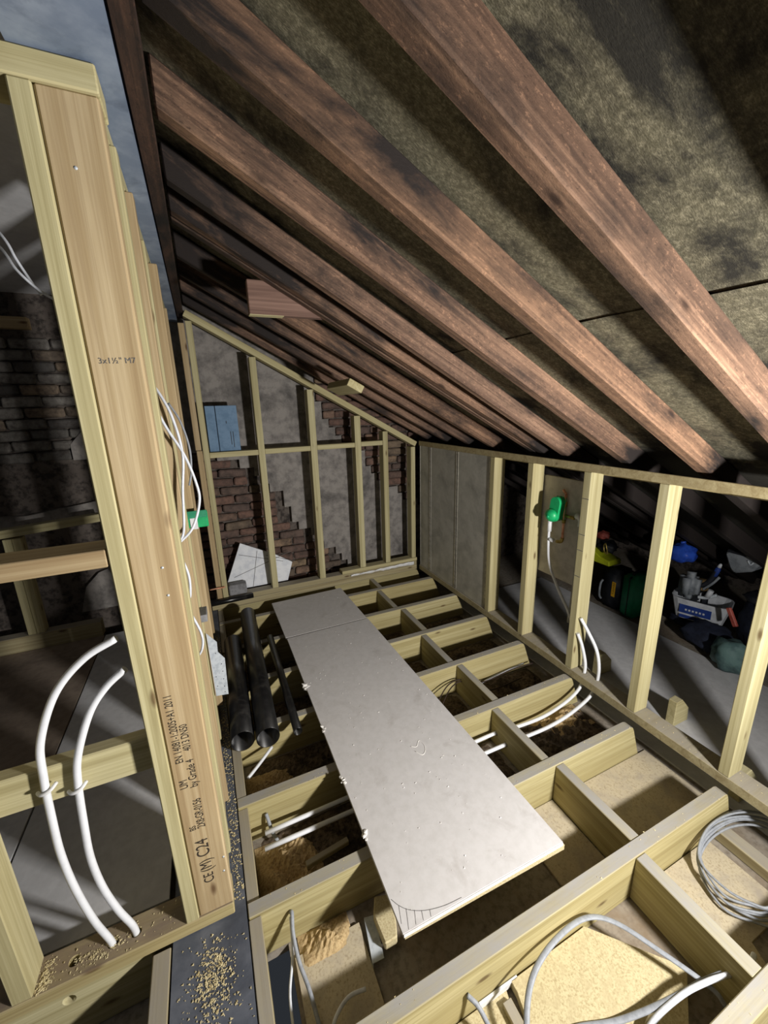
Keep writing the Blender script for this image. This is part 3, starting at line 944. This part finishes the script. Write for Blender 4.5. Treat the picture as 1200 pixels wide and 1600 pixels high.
# galvanised plate and green packet on the partition
o = prism('nail_plate', [(-0.094, 0.628), (-0.056, 0.574), (-0.058, 0.524), (-0.033, 0.483), (-0.039, 0.293), (-0.092, 0.300)], 1.790, 1.793, 'Y', GALV)
tag(o, 'galvanised metal plate with nail holes on the partition above the black pipes', 'metal plate')
for (nx, nz) in ((-0.05, 0.46), (-0.049, 0.42), (-0.05, 0.38), (-0.051, 0.34), (-0.08, 0.40), (-0.08, 0.35), (-0.068, 0.52), (-0.052, 0.31)):
    obj('nail_hole', lathe_me([(0.0022, 0), (0.0022, 0.0006)], 8), BLACKCASE, zdir((nx, 1.790, nz), (0, -1, 0)), o)
o = blk('grey_stub', -0.104, -0.076, 1.715, 1.80, 0.722, 0.755, CONC, None, 0.002)
tag(o, 'small grey stub poking out of the partition below the short black pipe', 'stub')
gp = thing('green_packet', 'bright green packet with white label hanging on the partition', 'packet', (-0.07, 2.0, 1.1))
blk('body', -0.112, -0.022, 2.005, 2.035, 1.060, 1.135, GREENB, gp, 0.004)
blk('flap', -0.112, -0.024, 2.000, 2.005, 1.108, 1.142, GREENCASE, gp, 0.002)
blk('label', -0.099, -0.068, 2.0015, 2.0045, 1.055, 1.112, WHITE, gp, 0.0005)

# cables on the partition
for nm, lab, pts, mt in (
        ('white_cable', 'white cable looping out of the partition studs, straighter strand', [(-0.135, 1.47, 1.70), (-0.10, 1.435, 1.64), (-0.075, 1.42, 1.57), (-0.062, 1.42, 1.46), (-0.078, 1.42, 1.34), (-0.093, 1.42, 1.21), (-0.118, 1.42, 1.165)], WCABLE),
        ('white_cable', 'white cable looping out of the partition studs, widest bow', [(-0.125, 1.42, 1.625), (-0.095, 1.42, 1.54), (-0.058, 1.42, 1.455), (-0.036, 1.42, 1.365), (-0.034, 1.42, 1.30), (-0.066, 1.42, 1.215), (-0.118, 1.42, 1.165)], WCABLE),
        ('grey_cable', 'thin grey cable hanging behind the white loops on the partition', [(-0.10, 1.78, 1.62), (-0.068, 1.77, 1.55), (-0.05, 1.77, 1.45), (-0.055, 1.77, 1.36), (-0.07, 1.77, 1.30)], GREYC),
        ('white_cable', 'white cable bulging from behind the post, low down by the black pipe', [(-0.118, 1.40, 1.15), (-0.098, 1.39, 1.07), (-0.103, 1.40, 0.99), (-0.118, 1.41, 0.95), (-0.088, 1.39, 0.85), (-0.092, 1.39, 0.79), (-0.12, 1.41, 0.74)], WCABLE)):
    o = tube(nm, pts, 0.0042, mt, None, segs=8)
    tag(o, lab, 'cable', 'cables on the partition')
for lab, pts in (('upper of two pale cables hanging at the top left behind the post', [(-0.58, 1.76, 2.27), (-0.473, 1.72, 2.117), (-0.448, 1.72, 2.050), (-0.420, 1.72, 1.983), (-0.405, 1.72, 1.955)]),
                 ('lower of two pale cables hanging at the top left behind the post', [(-0.60, 1.76, 2.22), (-0.480, 1.70, 2.081), (-0.448, 1.70, 2.016), (-0.405, 1.70, 1.965), (-0.37, 1.70, 1.94)])):
    o = tube('pale_cable', pts, 0.0042, WCABLE, None, segs=8)
    tag(o, lab, 'cable', 'cables at the top left')

# far-left frame in the dark side room
df = thing('side_room_frame', 'shadowed timber frame against the far wall of the left-hand room', 'stud wall', (-1.1, 3.35, 0))
blk('sole_plate', -1.9, -0.86, 3.315, 3.40, -0.02, 0.098, PLATE, df, 0.004)
blk('stud', -1.285, -1.238, 3.32, 3.40, 0.0985, 0.80, PINE, df, 0.003)
blk('stud', -1.236, -1.188, 3.32, 3.40, 0.0985, 0.80, PINE, df, 0.003)
beam('rail', (-1.9, 3.36, 0.79), (-0.72, 3.36, 0.878), 0.08, 0.055, PINE, df, 0.004)
o = blk('pine_wall_plate', -1.75, -0.93, 3.50, 3.56, 2.13, 2.20, PINEB)
tag(o, 'yellow pine wall plate on top of the bricks in the left-hand room', 'timber')

# ================================================================== THE LOOSE BOARDS
def quad_slab(name, q, z0, z1, mat, parent=None, bev=0.001):
    return prism(name, q, z0, z1, 'Z', mat, parent, bev)


pb = quad_slab('plasterboard', [(0.364, 0.772), (1.012, 0.763), (0.972, 2.571), (0.363, 2.565)], 0.0235, 0.0360, BOARD)
tag(pb, 'long grey plasterboard lying across the joists in the middle', 'plasterboard')
# gypsum core shows along the sawn near end
beam('cut_edge', (0.366, 0.7695, 0.0295), (1.010, 0.7605, 0.0295), 0.003, 0.011, GYP, pb, 0.0005)['label'] = 'white gypsum edge'
o = quad_slab('plasterboard', [(0.357, 2.582), (0.970, 2.586), (0.957, 3.178), (0.353, 3.160)], 0.0200, 0.0325, BOARD)
tag(o, 'short grey plasterboard piece beyond the joint, near the far frame', 'plasterboard')
o = quad_slab('chipboard_sheet', [(0.372, 0.775), (1.018, 0.759), (0.976, 2.562), (0.370, 2.560)], 0.0006, 0.0230, CHIP)
tag(o, 'chipboard sheet underneath the long plasterboard, edge showing at the near end', 'chipboard')
o = quad_slab('chipboard_sheet', [(0.366, 2.590), (0.978, 2.592), (0.964, 3.17), (0.362, 3.155)], 0.0006, 0.0195, CHIP)
tag(o, 'chipboard piece underneath the short far plasterboard', 'chipboard')
# pencil arc, hatching and a torn paper mark on the board
ZP = 0.0363
tube('pencil_arc', [(0.370, 0.868, ZP), (0.386, 0.842, ZP), (0.411, 0.818, ZP), (0.455, 0.796, ZP), (0.517, 0.781, ZP), (0.58, 0.776, ZP)], 0.0008, PENCIL, pb, segs=6, res=6)
for (a, b) in (((0.385, 0.843), (0.372, 0.797)), ((0.403, 0.826), (0.386, 0.775)), ((0.425, 0.811), (0.412, 0.776)), ((0.445, 0.801), (0.438, 0.776)), ((0.470, 0.792), (0.464, 0.774))):
    tube('pencil_line', [(a[0], a[1], ZP), (b[0], b[1], ZP)], 0.0006, PENCIL, pb, segs=6, res=2)
tube('torn_paper_edge', [(0.711, 1.378, ZP), (0.735, 1.366, ZP), (0.762, 1.392, ZP), (0.772, 1.362, ZP), (0.762, 1.330, ZP), (0.737, 1.314, ZP), (0.716, 1.345, ZP)], 0.0014, GYP, pb, segs=6, res=5)
for (yy, rr) in ((2.00, 0.020), (1.66, 0.011), (1.36, 0.009), (1.10, 0.011)):
    for k in range(5):
        M = Matrix.Translation((0.365 + random.uniform(-0.006, 0.01), yy + random.uniform(-0.03, 0.03), 0.036 + random.uniform(-0.004, 0.003)))
        obj('broken_edge', box_me(rr * random.uniform(0.6, 1.4), rr * random.uniform(0.8, 2.0), 0.007, 0.002, rr * 0.3), GYP, M @ Matrix.Rotation(random.uniform(0, 3), 4, 'Z'), pb)


def chips(name, spots, mat, label, cat, size=(0.003, 0.008)):
    vs = []; fs = []
    for (x, y, z) in spots:
        s = random.uniform(*size)
        a = random.uniform(0, 6.28)
        k = len(vs)
        for q in range(3):
            t = a + q * 2.1
            vs.append((x + s * math.cos(t) * random.uniform(0.4, 1.6), y + s * math.sin(t) * random.uniform(0.4, 1.6), z + random.uniform(0.0003, 0.0015)))
        vs.append((x, y, z + s * random.uniform(0.3, 0.8)))
        fs += [[k, k + 1, k + 3], [k + 1, k + 2, k + 3], [k + 2, k, k + 3], [k + 2, k + 1, k]]
    o = obj(name, raw(vs, fs), mat)
    return tag(o, label, cat, kind='stuff')


def rnd(a, b):
    return random.uniform(a, b)


chips('plaster_crumbs', [(rnd(0.38, 0.96), rnd(0.8, 2.55), 0.036) for _ in range(190)] + [(rnd(0.38, 0.94), rnd(2.6, 3.12), 0.0325) for _ in range(40)], GYP, 'white plaster crumbs scattered over the grey boards', 'crumbs', (0.0018, 0.005))
chips('wood_shavings', [(rnd(-0.27, -0.07), rnd(0.55, 1.05), 0.0) for _ in range(120)] +
      [(random.gauss(-0.17, 0.03), random.gauss(0.93, 0.05), 0.0) for _ in range(520)] +
      [(rnd(-0.098, -0.065), rnd(1.1, 2.9), 0.0) for _ in range(900)],
      SHAV, 'pale wood shavings strewn over the floor steel', 'shavings', (0.0015, 0.0045))
chips('sawdust_on_sole', [(random.gauss(-0.60, 0.012), rnd(1.075, 1.15), 0.0475) for _ in range(150)] +
      [(random.gauss(-0.47, 0.035), random.gauss(1.105, 0.012), 0.0475) for _ in range(120)] +
      [(rnd(-0.6, -0.24), rnd(1.075, 1.16), 0.0475) for _ in range(60)],
      SHAV, 'pale drill shavings on the drilled sole plate at bottom left', 'shavings', (0.0015, 0.0045))
chips('joist_top_crumbs', [(random.choice((rnd(0.0, 0.35), rnd(1.04, 1.78), rnd(1.04, 1.78))), rnd(y0, y1), 0.0) for (y0, y1) in JY[:5] for _ in range(40)] +
      [(rnd(1.83, 1.91), rnd(0.2, 2.2), 0.046) for _ in range(110)],
      SHAV, 'fine wood crumbs on the joist tops and knee wall sole plate', 'crumbs', (0.0012, 0.004))


# ================================================================== INSIDE THE BAYS
def heap(bays, mat, label, cat, name, pw=6, step=0.022):
    vs = []; fs = []
    for (x0, x1, y0, y1, z, amp) in bays:
        nx = max(4, int((x1 - x0) / step)); ny = max(4, int((y1 - y0) / step))
        k = len(vs)
        ph = rnd(0, 9)
        for i in range(nx + 1):
            for j in range(ny + 1):
                u = i / nx; w_ = j / ny
                du = abs(2 * u - 1); dw = abs(2 * w_ - 1)
                edge = max(0.0, 1 - du ** pw) * max(0.0, 1 - dw ** pw)
                x = x0 + (x1 - x0) * u; y = y0 + (y1 - y0) * w_
                hh = 0.5 + 0.28 * math.sin(x * 23 + ph) * math.sin(y * 31 + ph) + 0.22 * math.sin(x * 61 + y * 47 + ph)
                vs.append((x, y, z - 0.002 + (edge * amp * hh + random.uniform(0, amp * 0.25) * edge)))
        for i in range(nx):
            for j in range(ny):
                a = k + i * (ny + 1) + j
                fs.append([a, a + ny + 1, a + ny + 2, a + 1])
    o = obj(name, raw(vs, fs, False), mat)
    return tag(o, label, cat, kind='stuff')


heap([(0.0, 1.22, 1.084, 1.437, -0.1995, 0.035), (1.29, 1.86, 1.084, 1.437, -0.1995, 0.05), (0.0, 1.27, 1.49, 1.837, -0.1995, 0.04), (1.34, 1.86, 1.49, 1.837, -0.1995, 0.04),
      (0.0, 1.24, 1.888, 2.237, -0.1995, 0.035), (1.30, 1.86, 1.888, 2.237, -0.1995, 0.035), (0.0, 1.28, 2.289, 2.642, -0.1995, 0.03), (1.34, 1.86, 2.289, 2.642, -0.1995, 0.03)],
     DEBRIS, 'brown dust and old plaster debris lying between the joists', 'debris', 'bay_debris')
heap([(-0.02, 0.24, 1.085, 1.40, -0.195, 0.07), (-0.02, 0.22, 1.50, 1.76, -0.195, 0.06), (0.08, 0.26, 0.93, 1.034, -0.19, 0.05), (1.46, 1.84, 1.27, 1.435, -0.187, 0.045)],
     SAWD, 'golden sawdust heaped against the joists near the floor steel', 'sawdust', 'sawdust_heap', 2.2, 0.011)
# chipboard / ceiling pieces in the two near bays
o = quad_slab('chipboard_offcut', [(0.665, 0.598), (0.665, 0.625), (0.985, 0.627), (1.190, 0.415), (1.05, 0.33), (0.60, 0.33)], -0.190, -0.160, CHIP, None, 0.001)
tag(o, 'yellow chipboard offcut in the nearest bay under the grey cable loop', 'chipboard')
o = quad_slab('chipboard_offcut', [(0.25, 0.30), (0.25, 0.628), (0.648, 0.628), (0.56, 0.30)], -0.1995, -0.184, CHIP, None, 0.001)
tag(o, 'chipboard strip left of the bigger offcut in the nearest bay', 'chipboard')
o = quad_slab('chipboard_offcut', [(1.285, 0.31), (1.285, 0.628), (1.70, 0.628), (1.70, 0.37), (1.47, 0.37), (1.44, 0.31)], -0.1995, -0.186, CHIPTAN, None, 0.001)
tag(o, 'dusty tan board under the coil of cable in the nearest bay', 'chipboard')
o = quad_slab('chipboard_offcut', [(1.322, 0.682), (1.322, 1.032), (1.91, 1.032), (1.91, 0.682)], -0.1995, -0.191, CHIPTAN, None, 0.001)
tag(o, 'dusty tan board in the second bay between noggin and knee wall', 'chipboard')
o = quad_slab('chipboard_offcut', [(1.03, 0.70), (1.03, 1.032), (1.262, 1.032), (1.262, 0.70)], -0.1995, -0.190, CHIPTAN, None, 0.001)
tag(o, 'small dusty board beside the near right corner of the plasterboard', 'chipboard')
o = quad_slab('chipboard_offcut', [(0.062, 0.72), (0.062, 0.98), (0.29, 0.98), (0.29, 0.72)], -0.1995, -0.186, CHIPTAN, None, 0.001)
tag(o, 'dusty board beside the open slot at the floor steel', 'chipboard')
o = blk('timber_batten', 1.742, 1.800, 0.30, 0.626, -0.199, -0.150, PLATE, None, 0.003)
tag(o, 'pale batten beside the coil of cable, next to the knee wall', 'timber')
o = blk('timber_offcut', 0.66, 0.692, 0.34, 0.600, -0.1835, -0.165, PLATE, None, 0.002)
o.location.x -= 0.05
tag(o, 'thin brown strip between the two chipboard offcuts in the nearest bay', 'timber')
o = beam('timber_offcut', (0.16, 1.215, -0.150), (0.34, 1.235, -0.150), 0.022, 0.022, PLATE, None, 0.002)
tag(o, 'short pale stick lying below the two white pipes left of the board', 'timber')
br = thing('metal_bracket', 'bent grey metal bracket in the second bay near the board corner', 'bracket', (0.32, 0.91, -0.19))
prism('plate', [(0.293, 0.85), (0.312, 0.975), (0.348, 0.968), (0.330, 0.848)], -0.175, -0.172, 'Z', GALV, br)
prism('flange', [(0.293, 0.85), (0.290, 0.85), (0.309, 0.976), (0.312, 0.976)], -0.1995, -0.172, 'Z', GALV, br)
o = prism('broken_chipboard', [(0.34, 0.86), (0.335, 0.95), (0.36, 1.0), (0.42, 0.98), (0.40, 0.90), (0.385, 0.86)], -0.17, -0.135, 'Z', CHIP, None, 0.004)
tag(o, 'broken lump of chipboard under the near left corner of the board', 'chipboard')

# cables in the near bays
def cable(name, lab, pts, r, mat, flat=1.0, fd=None, group=None):
    o = tube(name, pts, r, mat, None, segs=8, flat=flat, flat_dir=fd)
    return tag(o, lab, 'cable', group)


cable('flat_grey_cable', 'flat grey cable arching over the chipboard offcut in the nearest bay', [(0.60, 0.46, -0.15), (0.625, 0.52, -0.10), (0.70, 0.575, -0.07), (0.82, 0.604, -0.06), (0.955, 0.608, -0.07), (1.04, 0.562, -0.08), (1.11, 0.45, -0.09), (1.165, 0.345, -0.10), (1.175, 0.31, -0.12)], 0.0085, GREYC, 0.5, (0, 0, 1))
cable('flat_grey_cable', 'flat grey cable resting on the chipboard offcut below the arch', [(0.60, 0.44, -0.14), (0.665, 0.475, -0.150), (0.76, 0.468, -0.153), (0.87, 0.43, -0.150), (0.96, 0.402, -0.13), (1.06, 0.375, -0.10), (1.15, 0.36, -0.09), (1.22, 0.345, -0.085)], 0.0085, GREYC, 0.5, (0, 0, 1))
cable('pale_cable', 'pale cable entering the hole in the nearest noggin', [(0.86, 0.36, -0.145), (0.96, 0.378, -0.125), (1.07, 0.37, -0.095), (1.16, 0.352, -0.08), (1.228, 0.335, -0.078), (1.30, 0.32, -0.078), (1.36, 0.33, -0.09)], 0.0075, WCABLE)
cable('grey_cable', 'short grey cable poking out beside the white strip on the near joist', [(0.50, 0.628, -0.085), (0.52, 0.60, -0.10), (0.535, 0.56, -0.14), (0.54, 0.53, -0.17)], 0.007, GREYC)
cable('grey_cable', 'thick grey cable rising from the open slot at the floor steel', [(0.070, 1.03, -0.055), (0.072, 1.02, -0.05), (0.066, 0.985, -0.08), (0.070, 0.93, -0.12), (0.085, 0.87, -0.15), (0.095, 0.79, -0.175), (0.095, 0.72, -0.18)], 0.0065, GREYC)
cable('grey_cable', 'thin grey cable hanging into the open slot at the floor steel', [(0.066, 1.02, -0.06), (0.055, 0.96, -0.13), (0.030, 0.89, -0.16), (0.024, 0.82, -0.17), (0.02, 0.74, -0.17)], 0.0042, WCABLE)
cable('grey_cable', 'pale cable end curving out below the long near joist', [(0.10, 0.72, -0.165), (0.14, 0.775, -0.155), (0.19, 0.80, -0.150), (0.245, 0.795, -0.150)], 0.006, WCABLE)
cable('grey_cable', 'short grey cable stub on the sawdust beside the two white pipes', [(0.045, 1.43, -0.07), (0.05, 1.415, -0.09), (0.06, 1.395, -0.14), (0.075, 1.37, -0.165)], 0.0075, GREYC)
cable('white_pipe_offcut', 'thin white pipe lying below the cut ends of the black pipes', [(-0.005, 1.66, -0.09), (0.06, 1.72, -0.085), (0.125, 1.785, -0.08)], 0.008, WPIPE)
cable('brown_cable', 'thin brown cable passing through the noggin beside the board', [(1.05, 1.70, -0.10), (1.15, 1.765, -0.075), (1.22, 1.79, -0.068), (1.285, 1.79, -0.075), (1.34, 1.78, -0.12), (1.50, 1.785, -0.145), (1.70, 1.80, -0.14), (1.86, 1.78, -0.13)], 0.0038, BCABLE)
cable('brown_cable', 'second thin brown cable beside the first at the pierced noggin', [(1.05, 1.66, -0.11), (1.15, 1.74, -0.09), (1.22, 1.775, -0.080), (1.285, 1.782, -0.085), (1.36, 1.74, -0.15), (1.50, 1.72, -0.165), (1.72, 1.73, -0.165)], 0.0038, BCABLE)
cable('white_cable', 'white cable lying along the foot of the joist beyond the two loops', [(1.42, 1.80, -0.17), (1.55, 1.82, -0.165), (1.70, 1.83, -0.16), (1.82, 1.825, -0.15)], 0.005, WCABLE)
o = blk('white_strip', 0.545, 0.69, 0.622, 0.630, -0.1835, -0.160, WHITE, None, 0.001)
tag(o, 'white plastic strip along the foot of the long near joist', 'strip')

# coil of grey cable against the near joist and knee wall
coil = [(1.573, 0.372, -0.150), (1.545, 0.40, -0.155), (1.49, 0.475, -0.16), (1.53, 0.57, -0.150), (1.62, 0.615, -0.12), (1.78, 0.612, -0.110), (1.90, 0.560, -0.115), (1.93, 0.47, -0.12), (1.86, 0.35, -0.14), (1.72, 0.27, -0.15), (1.58, 0.32, -0.15)]
strands = []
for k in range(6):
    for (x, y, z) in (coil if k < 5 else coil[:8]):
        strands.append((x + rnd(-0.014, 0.014) + 0.006 * k - 0.01, y + rnd(-0.006, 0.006) + 0.003 * k - 0.012, z + 0.007 * k - 0.01))
o = tube('cable_coil', strands, 0.0045, GREYC, None, segs=7, res=6)
tag(o, 'coil of grey cable lying against the near joist by the knee wall', 'cable')

# ================================================================== BLACK PIPES
def soil(name, a, b, r, label):
    a = Vector(a); b = Vector(b)
    o = tube(name, [a, b], r, BLACKP, None, segs=28, res=2, hollow=0.0032)
    return tag(o, label, 'pipe', 'black pipes lying on the joists')


soil('soil_pipe', (-0.006, 1.735, 0.0555), (0.014, 2.66, 0.0555), 0.055, 'left of the two fat black soil pipes beside the partition')
soil('soil_pipe', (0.108, 1.705, 0.0555), (0.150, 3.02, 0.0555), 0.055, 'right of the two fat black soil pipes, the longer one')
soil('waste_pipe', (0.252, 1.715, 0.0225), (0.262, 2.66, 0.0225), 0.022, 'thin black waste pipe lying beside the board')

# ================================================================== EAVES: CASES, TUB, BAGS
FLZ = -0.1875
def rbox(name, x0, x1, y0, y1, z0, z1, mat, parent=None, bev=0.02, seg=3):
    bm = bmesh.new()
    bmesh.ops.create_cube(bm, size=1.0)
    for v_ in bm.verts:
        v_.co = Vector((v_.co.x * (x1 - x0), v_.co.y * (y1 - y0), v_.co.z * (z1 - z0)))
    bmesh.ops.bevel(bm, geom=list(bm.edges), offset=bev, segments=seg, affect='EDGES')
    return obj(name, from_bm(bm, True), mat, Matrix.Translation(((x0 + x1) / 2, (y0 + y1) / 2, (z0 + z1) / 2)), parent)


def lump(name, c, r, mat, parent=None, seed=0, amp=0.16):
    bm = bmesh.new()
    bmesh.ops.create_icosphere(bm, subdivisions=3, radius=1.0)
    for v_ in bm.verts:
        d = 1 + amp * math.sin(v_.co.x * 5 + seed) * math.sin(v_.co.y * 6 + seed * 2) + amp * 0.6 * math.sin(v_.co.z * 9 + v_.co.x * 7 + seed)
        v_.co = Vector((v_.co.x * r[0] * d, v_.co.y * r[1] * d, max(v_.co.z * d, -0.92) * r[2]))
    return obj(name, from_bm(bm, True), mat, Matrix.Translation(c), parent)


gc = thing('green_tool_case', 'dark green plastic tool case standing in the eaves', 'tool case', (3.15, 1.98, FLZ))
rbox('shell', 3.06, 3.30, 1.905, 2.045, FLZ, 0.185, GREENCASE, gc, 0.025)
blk('seam', 3.056, 3.304, 1.970, 1.978, FLZ + 0.02, 0.175, BLACKCASE, gc, 0.001)
tube('handle', [(3.10, 1.975, 0.18), (3.11, 1.975, 0.205), (3.18, 1.975, 0.212), (3.25, 1.975, 0.205), (3.26, 1.975, 0.18)], 0.010, BLACKCASE, gc)
blk('side_label', 3.10, 3.20, 2.044, 2.048, -0.10, 0.12, GREYTOOL, gc, 0.001)
bc = thing('black_tool_case', 'black tool case with an amber label beside the green case in the eaves', 'tool case', (3.15, 2.15, FLZ))
rbox('shell', 3.07, 3.30, 2.075, 2.235, FLZ, 0.165, BLACKCASE, bc, 0.03)
blk('label', 3.0655, 3.0695, 2.095, 2.128, -0.06, 0.075, AMBER, bc, 0.001)
text('lettering', 'DEWALT', 0.026, (3.0652, 2.102, 0.068), (0, 0, -1), (0, 1, 0), INK, bc)
tube('handle', [(3.064, 2.215, -0.12), (3.045, 2.22, -0.08), (3.045, 2.22, 0.02), (3.064, 2.215, 0.06)], 0.009, GREYTOOL, bc)
o = prism('hi_vis_bag', [(2.20, 0.175), (2.205, 0.222), (2.30, 0.238), (2.42, 0.30), (2.46, 0.24), (2.44, 0.175)], 3.10, 3.26, 'X', YELLOW, None, 0.008)
tag(o, 'yellow-green bag lying on top of the black case in the eaves', 'bag')
tk = thing('tool_belt', 'black tool pouch with brass buckle on the yellow bag in the eaves', 'tool pouch', (3.2, 2.3, 0.26))
lump('pouch', (3.2, 2.31, 0.315), (0.08, 0.085, 0.055), BLACKCASE, tk, 3)
tube('buckle', [(3.12, 2.24, 0.28), (3.105, 2.245, 0.33), (3.11, 2.265, 0.37), (3.12, 2.285, 0.34), (3.115, 2.27, 0.29), (3.12, 2.24, 0.28)], 0.006, BRASS, tk)
o = lump('red_glove', (3.28, 2.42, 0.375), (0.05, 0.055, 0.042), RED, None, 5)
tag(o, 'red and white cloth on top of the pouch in the eaves', 'cloth')

tub = thing('tool_tub', 'white tub with blue labels full of tools in the eaves', 'tub', (3.45, 1.62, FLZ))
# plinth of folded dust sheet under the tub, then the tapered tub itself
M = Matrix.Translation((3.42, 1.62, -0.10)) @ Matrix.Rotation(0.35, 4, 'Z')


def tub_me(w0, d0, w1, d1, h, t):
    vs = []; fs = []
    for (w_, d_, z_) in ((w0, d0, 0), (w1, d1, h), (w1 - t, d1 - t, h), (w0 - t, d0 - t, t)):
        for q in range(16):
            a = 2 * math.pi * (q + 0.5) / 16
            e = 0.5
            vs.append((math.copysign(abs(math.cos(a)) ** e, math.cos(a)) * w_, math.copysign(abs(math.sin(a)) ** e, math.sin(a)) * d_, z_))
    for L_ in range(3):
        for q in range(16):
            r_ = (q + 1) % 16
            fs.append([L_ * 16 + q, L_ * 16 + r_, (L_ + 1) * 16 + r_, (L_ + 1) * 16 + q])
    fs.append(list(range(15, -1, -1)))
    fs.append(list(range(48, 64)))
    return raw(vs, fs)


obj('tub_body', tub_me(0.10, 0.15, 0.13, 0.19, 0.17, 0.008), TUBW, M, tub)
obj('blue_label', box_me(0.004, 0.20, 0.075, 0.001), TUBB, M @ Matrix.Translation((-0.117, 0.02, 0.088)) @ Matrix.Rotation(-0.17, 4, 'Y'), tub)
obj('blue_label', box_me(0.004, 0.17, 0.028, 0.001), TUBB, M @ Matrix.Translation((-0.108, 0.03, 0.022)) @ Matrix.Rotation(-0.17, 4, 'Y'), tub)
for q in range(6):
    obj('label_letter', box_me(0.003, 0.013, 0.016, 0.001), TUBW, M @ Matrix.Translation((-0.1205, 0.075 - q * 0.022, 0.085)) @ Matrix.Rotation(-0.17, 4, 'Y'), tub)
o = lump('folded_dust_sheet', (3.43, 1.66, -0.145), (0.16, 0.17, 0.044), NAVY, None, 1, 0.08)
tag(o, 'folded dark dust sheet under the white tub in the eaves', 'cloth')
gt = thing('grey_tool', 'grey round-bodied power tool leaning in the white tub', 'power tool', (3.38, 1.70, 0.0))
rbox('motor_body', 3.30, 3.43, 1.625, 1.765, 0.05, 0.27, GREYTOOL, gt, 0.045, 4)
tube('grip', [(3.40, 1.66, 0.16), (3.39, 1.61, 0.19), (3.38, 1.57, 0.25), (3.38, 1.545, 0.33)], 0.019, BLACKCASE, gt)
obj('end_cap', lathe_me([(0.018, 0.0), (0.018, 0.06), (0.010, 0.075)], 14), TUBB, zdir((3.38, 1.553, 0.29), (0, -0.25, 1)), gt)
obj('cap_tip', lathe_me([(0.014, 0.0), (0.010, 0.025), (0.004, 0.032)], 14), TUBW, zdir((3.38, 1.534, 0.364), (0, -0.25, 1)), gt)
t2 = thing('silver_tool', 'silver and black hand tools sticking out of the white tub', 'hand tool', (3.38, 1.53, 0.05))
tube('barrel', [(3.32, 1.545, 0.13), (3.33, 1.53, 0.19)], 0.018, TUBW, t2, res=2, segs=12)
tube('lever', [(3.31, 1.60, 0.11), (3.33, 1.55, 0.12), (3.35, 1.50, 0.16)], 0.012, GALV, t2)
tube('shaft', [(3.36, 1.60, 0.16), (3.37, 1.55, 0.23), (3.38, 1.52, 0.29)], 0.009, GREYTOOL, t2)
rbox('handle', 3.34, 3.40, 1.565, 1.60, 0.04, 0.15, BLACKCASE, t2, 0.012)
gb = thing('grey_tool_bag', 'grey drill case on the tool pile in the eaves', 'tool case', (3.45, 1.42, 0.3))
prism('shell', [(1.545, 0.46), (1.53, 0.48), (1.36, 0.492), (1.325, 0.455), (1.36, 0.38), (1.47, 0.33), (1.50, 0.36)], 3.44, 3.56, 'X', GREYTOOL, gb, 0.012)
blk('lid_handle', 3.43, 3.45, 1.41, 1.53, 0.478, 0.502, BLACKCASE, gb, 0.006)
tube('latch', [(3.438, 1.40, 0.455), (3.434, 1.38, 0.43), (3.438, 1.365, 0.45)], 0.006, GALV, gb)
bb = thing('black_holdall', 'black holdall slumped at the right end of the tool pile', 'bag', (3.46, 1.24, FLZ))
lump('body', (3.46, 1.24, 0.0), (0.12, 0.15, 0.205), NAVY, bb, 2, 0.10)
lump('top_fold', (3.46, 1.27, 0.20), (0.09, 0.11, 0.05), BLACKCASE, bb, 4, 0.12)
text('lettering', 'CO', 0.045, (3.345, 1.25, 0.16), (0, -1, 0.25), (0.1, 0.25, 1), WHITE, bb)
o = beam('red_level', (3.20, 1.352, 0.165), (3.185, 1.285, 0.055), 0.022, 0.03, RED, None, 0.004)
tag(o, 'pink-red handled tool lying on the black holdall', 'hand tool')
bs = thing('blue_plastic_sack', 'blue plastic sack hanging under the rafters behind the tool tub', 'sack', (3.3, 1.755, 0.34))
lump('sack_body', (3.30, 1.755, 0.42), (0.075, 0.095, 0.075), BLUEB, bs, 6)
tube('sack_neck', [(3.30, 1.755, 0.47), (3.30, 1.757, 0.50), (3.30, 1.76, 0.514)], 0.018, BLUEB, bs, res=3)
o = rbox('cardboard_box', 3.63, 3.74, 1.74, 1.86, FLZ, 0.10, CARD, None, 0.005, 1)
tag(o, 'small brown cardboard box behind the grey power tool in the eaves', 'box')
o = lump('rubble_sack', (3.02, 1.20, -0.075), (0.10, 0.12, 0.115), TEAL, None, 8, 0.13)
tag(o, 'grey-green plastic rubble sack nearest the knee wall in the eaves', 'sack')
o = lump('dark_jacket', (3.19, 1.43, -0.10), (0.13, 0.16, 0.095), NAVY, None, 11, 0.14)
tag(o, 'dark navy jacket heaped on the eaves floor in front of the tub', 'clothing')

# stubs of the old ceiling joists beyond the knee wall
for i, (yy, lab) in enumerate(((1.060, 'pale joist stub behind the knee wall, beside the lit patch of eaves floor'), (1.545, 'pale joist stub behind the knee wall, beside the white pipe loops'), (0.66, 'pale joist stub behind the nearest knee wall stud'))):
    x0 = (2.19, 2.20, 2.0)[i]
    o = prism('joist_stub', [(x0, FLZ + 0.0005), (x0, -0.03), (x0 + 0.05, -0.025), (x0 + 0.12, -0.10), (x0 + 0.13, FLZ + 0.0005)], yy, yy + 0.045, 'Y', PINE, None, 0.003)
    tag(o, lab, 'timber', 'joist stubs in the eaves')
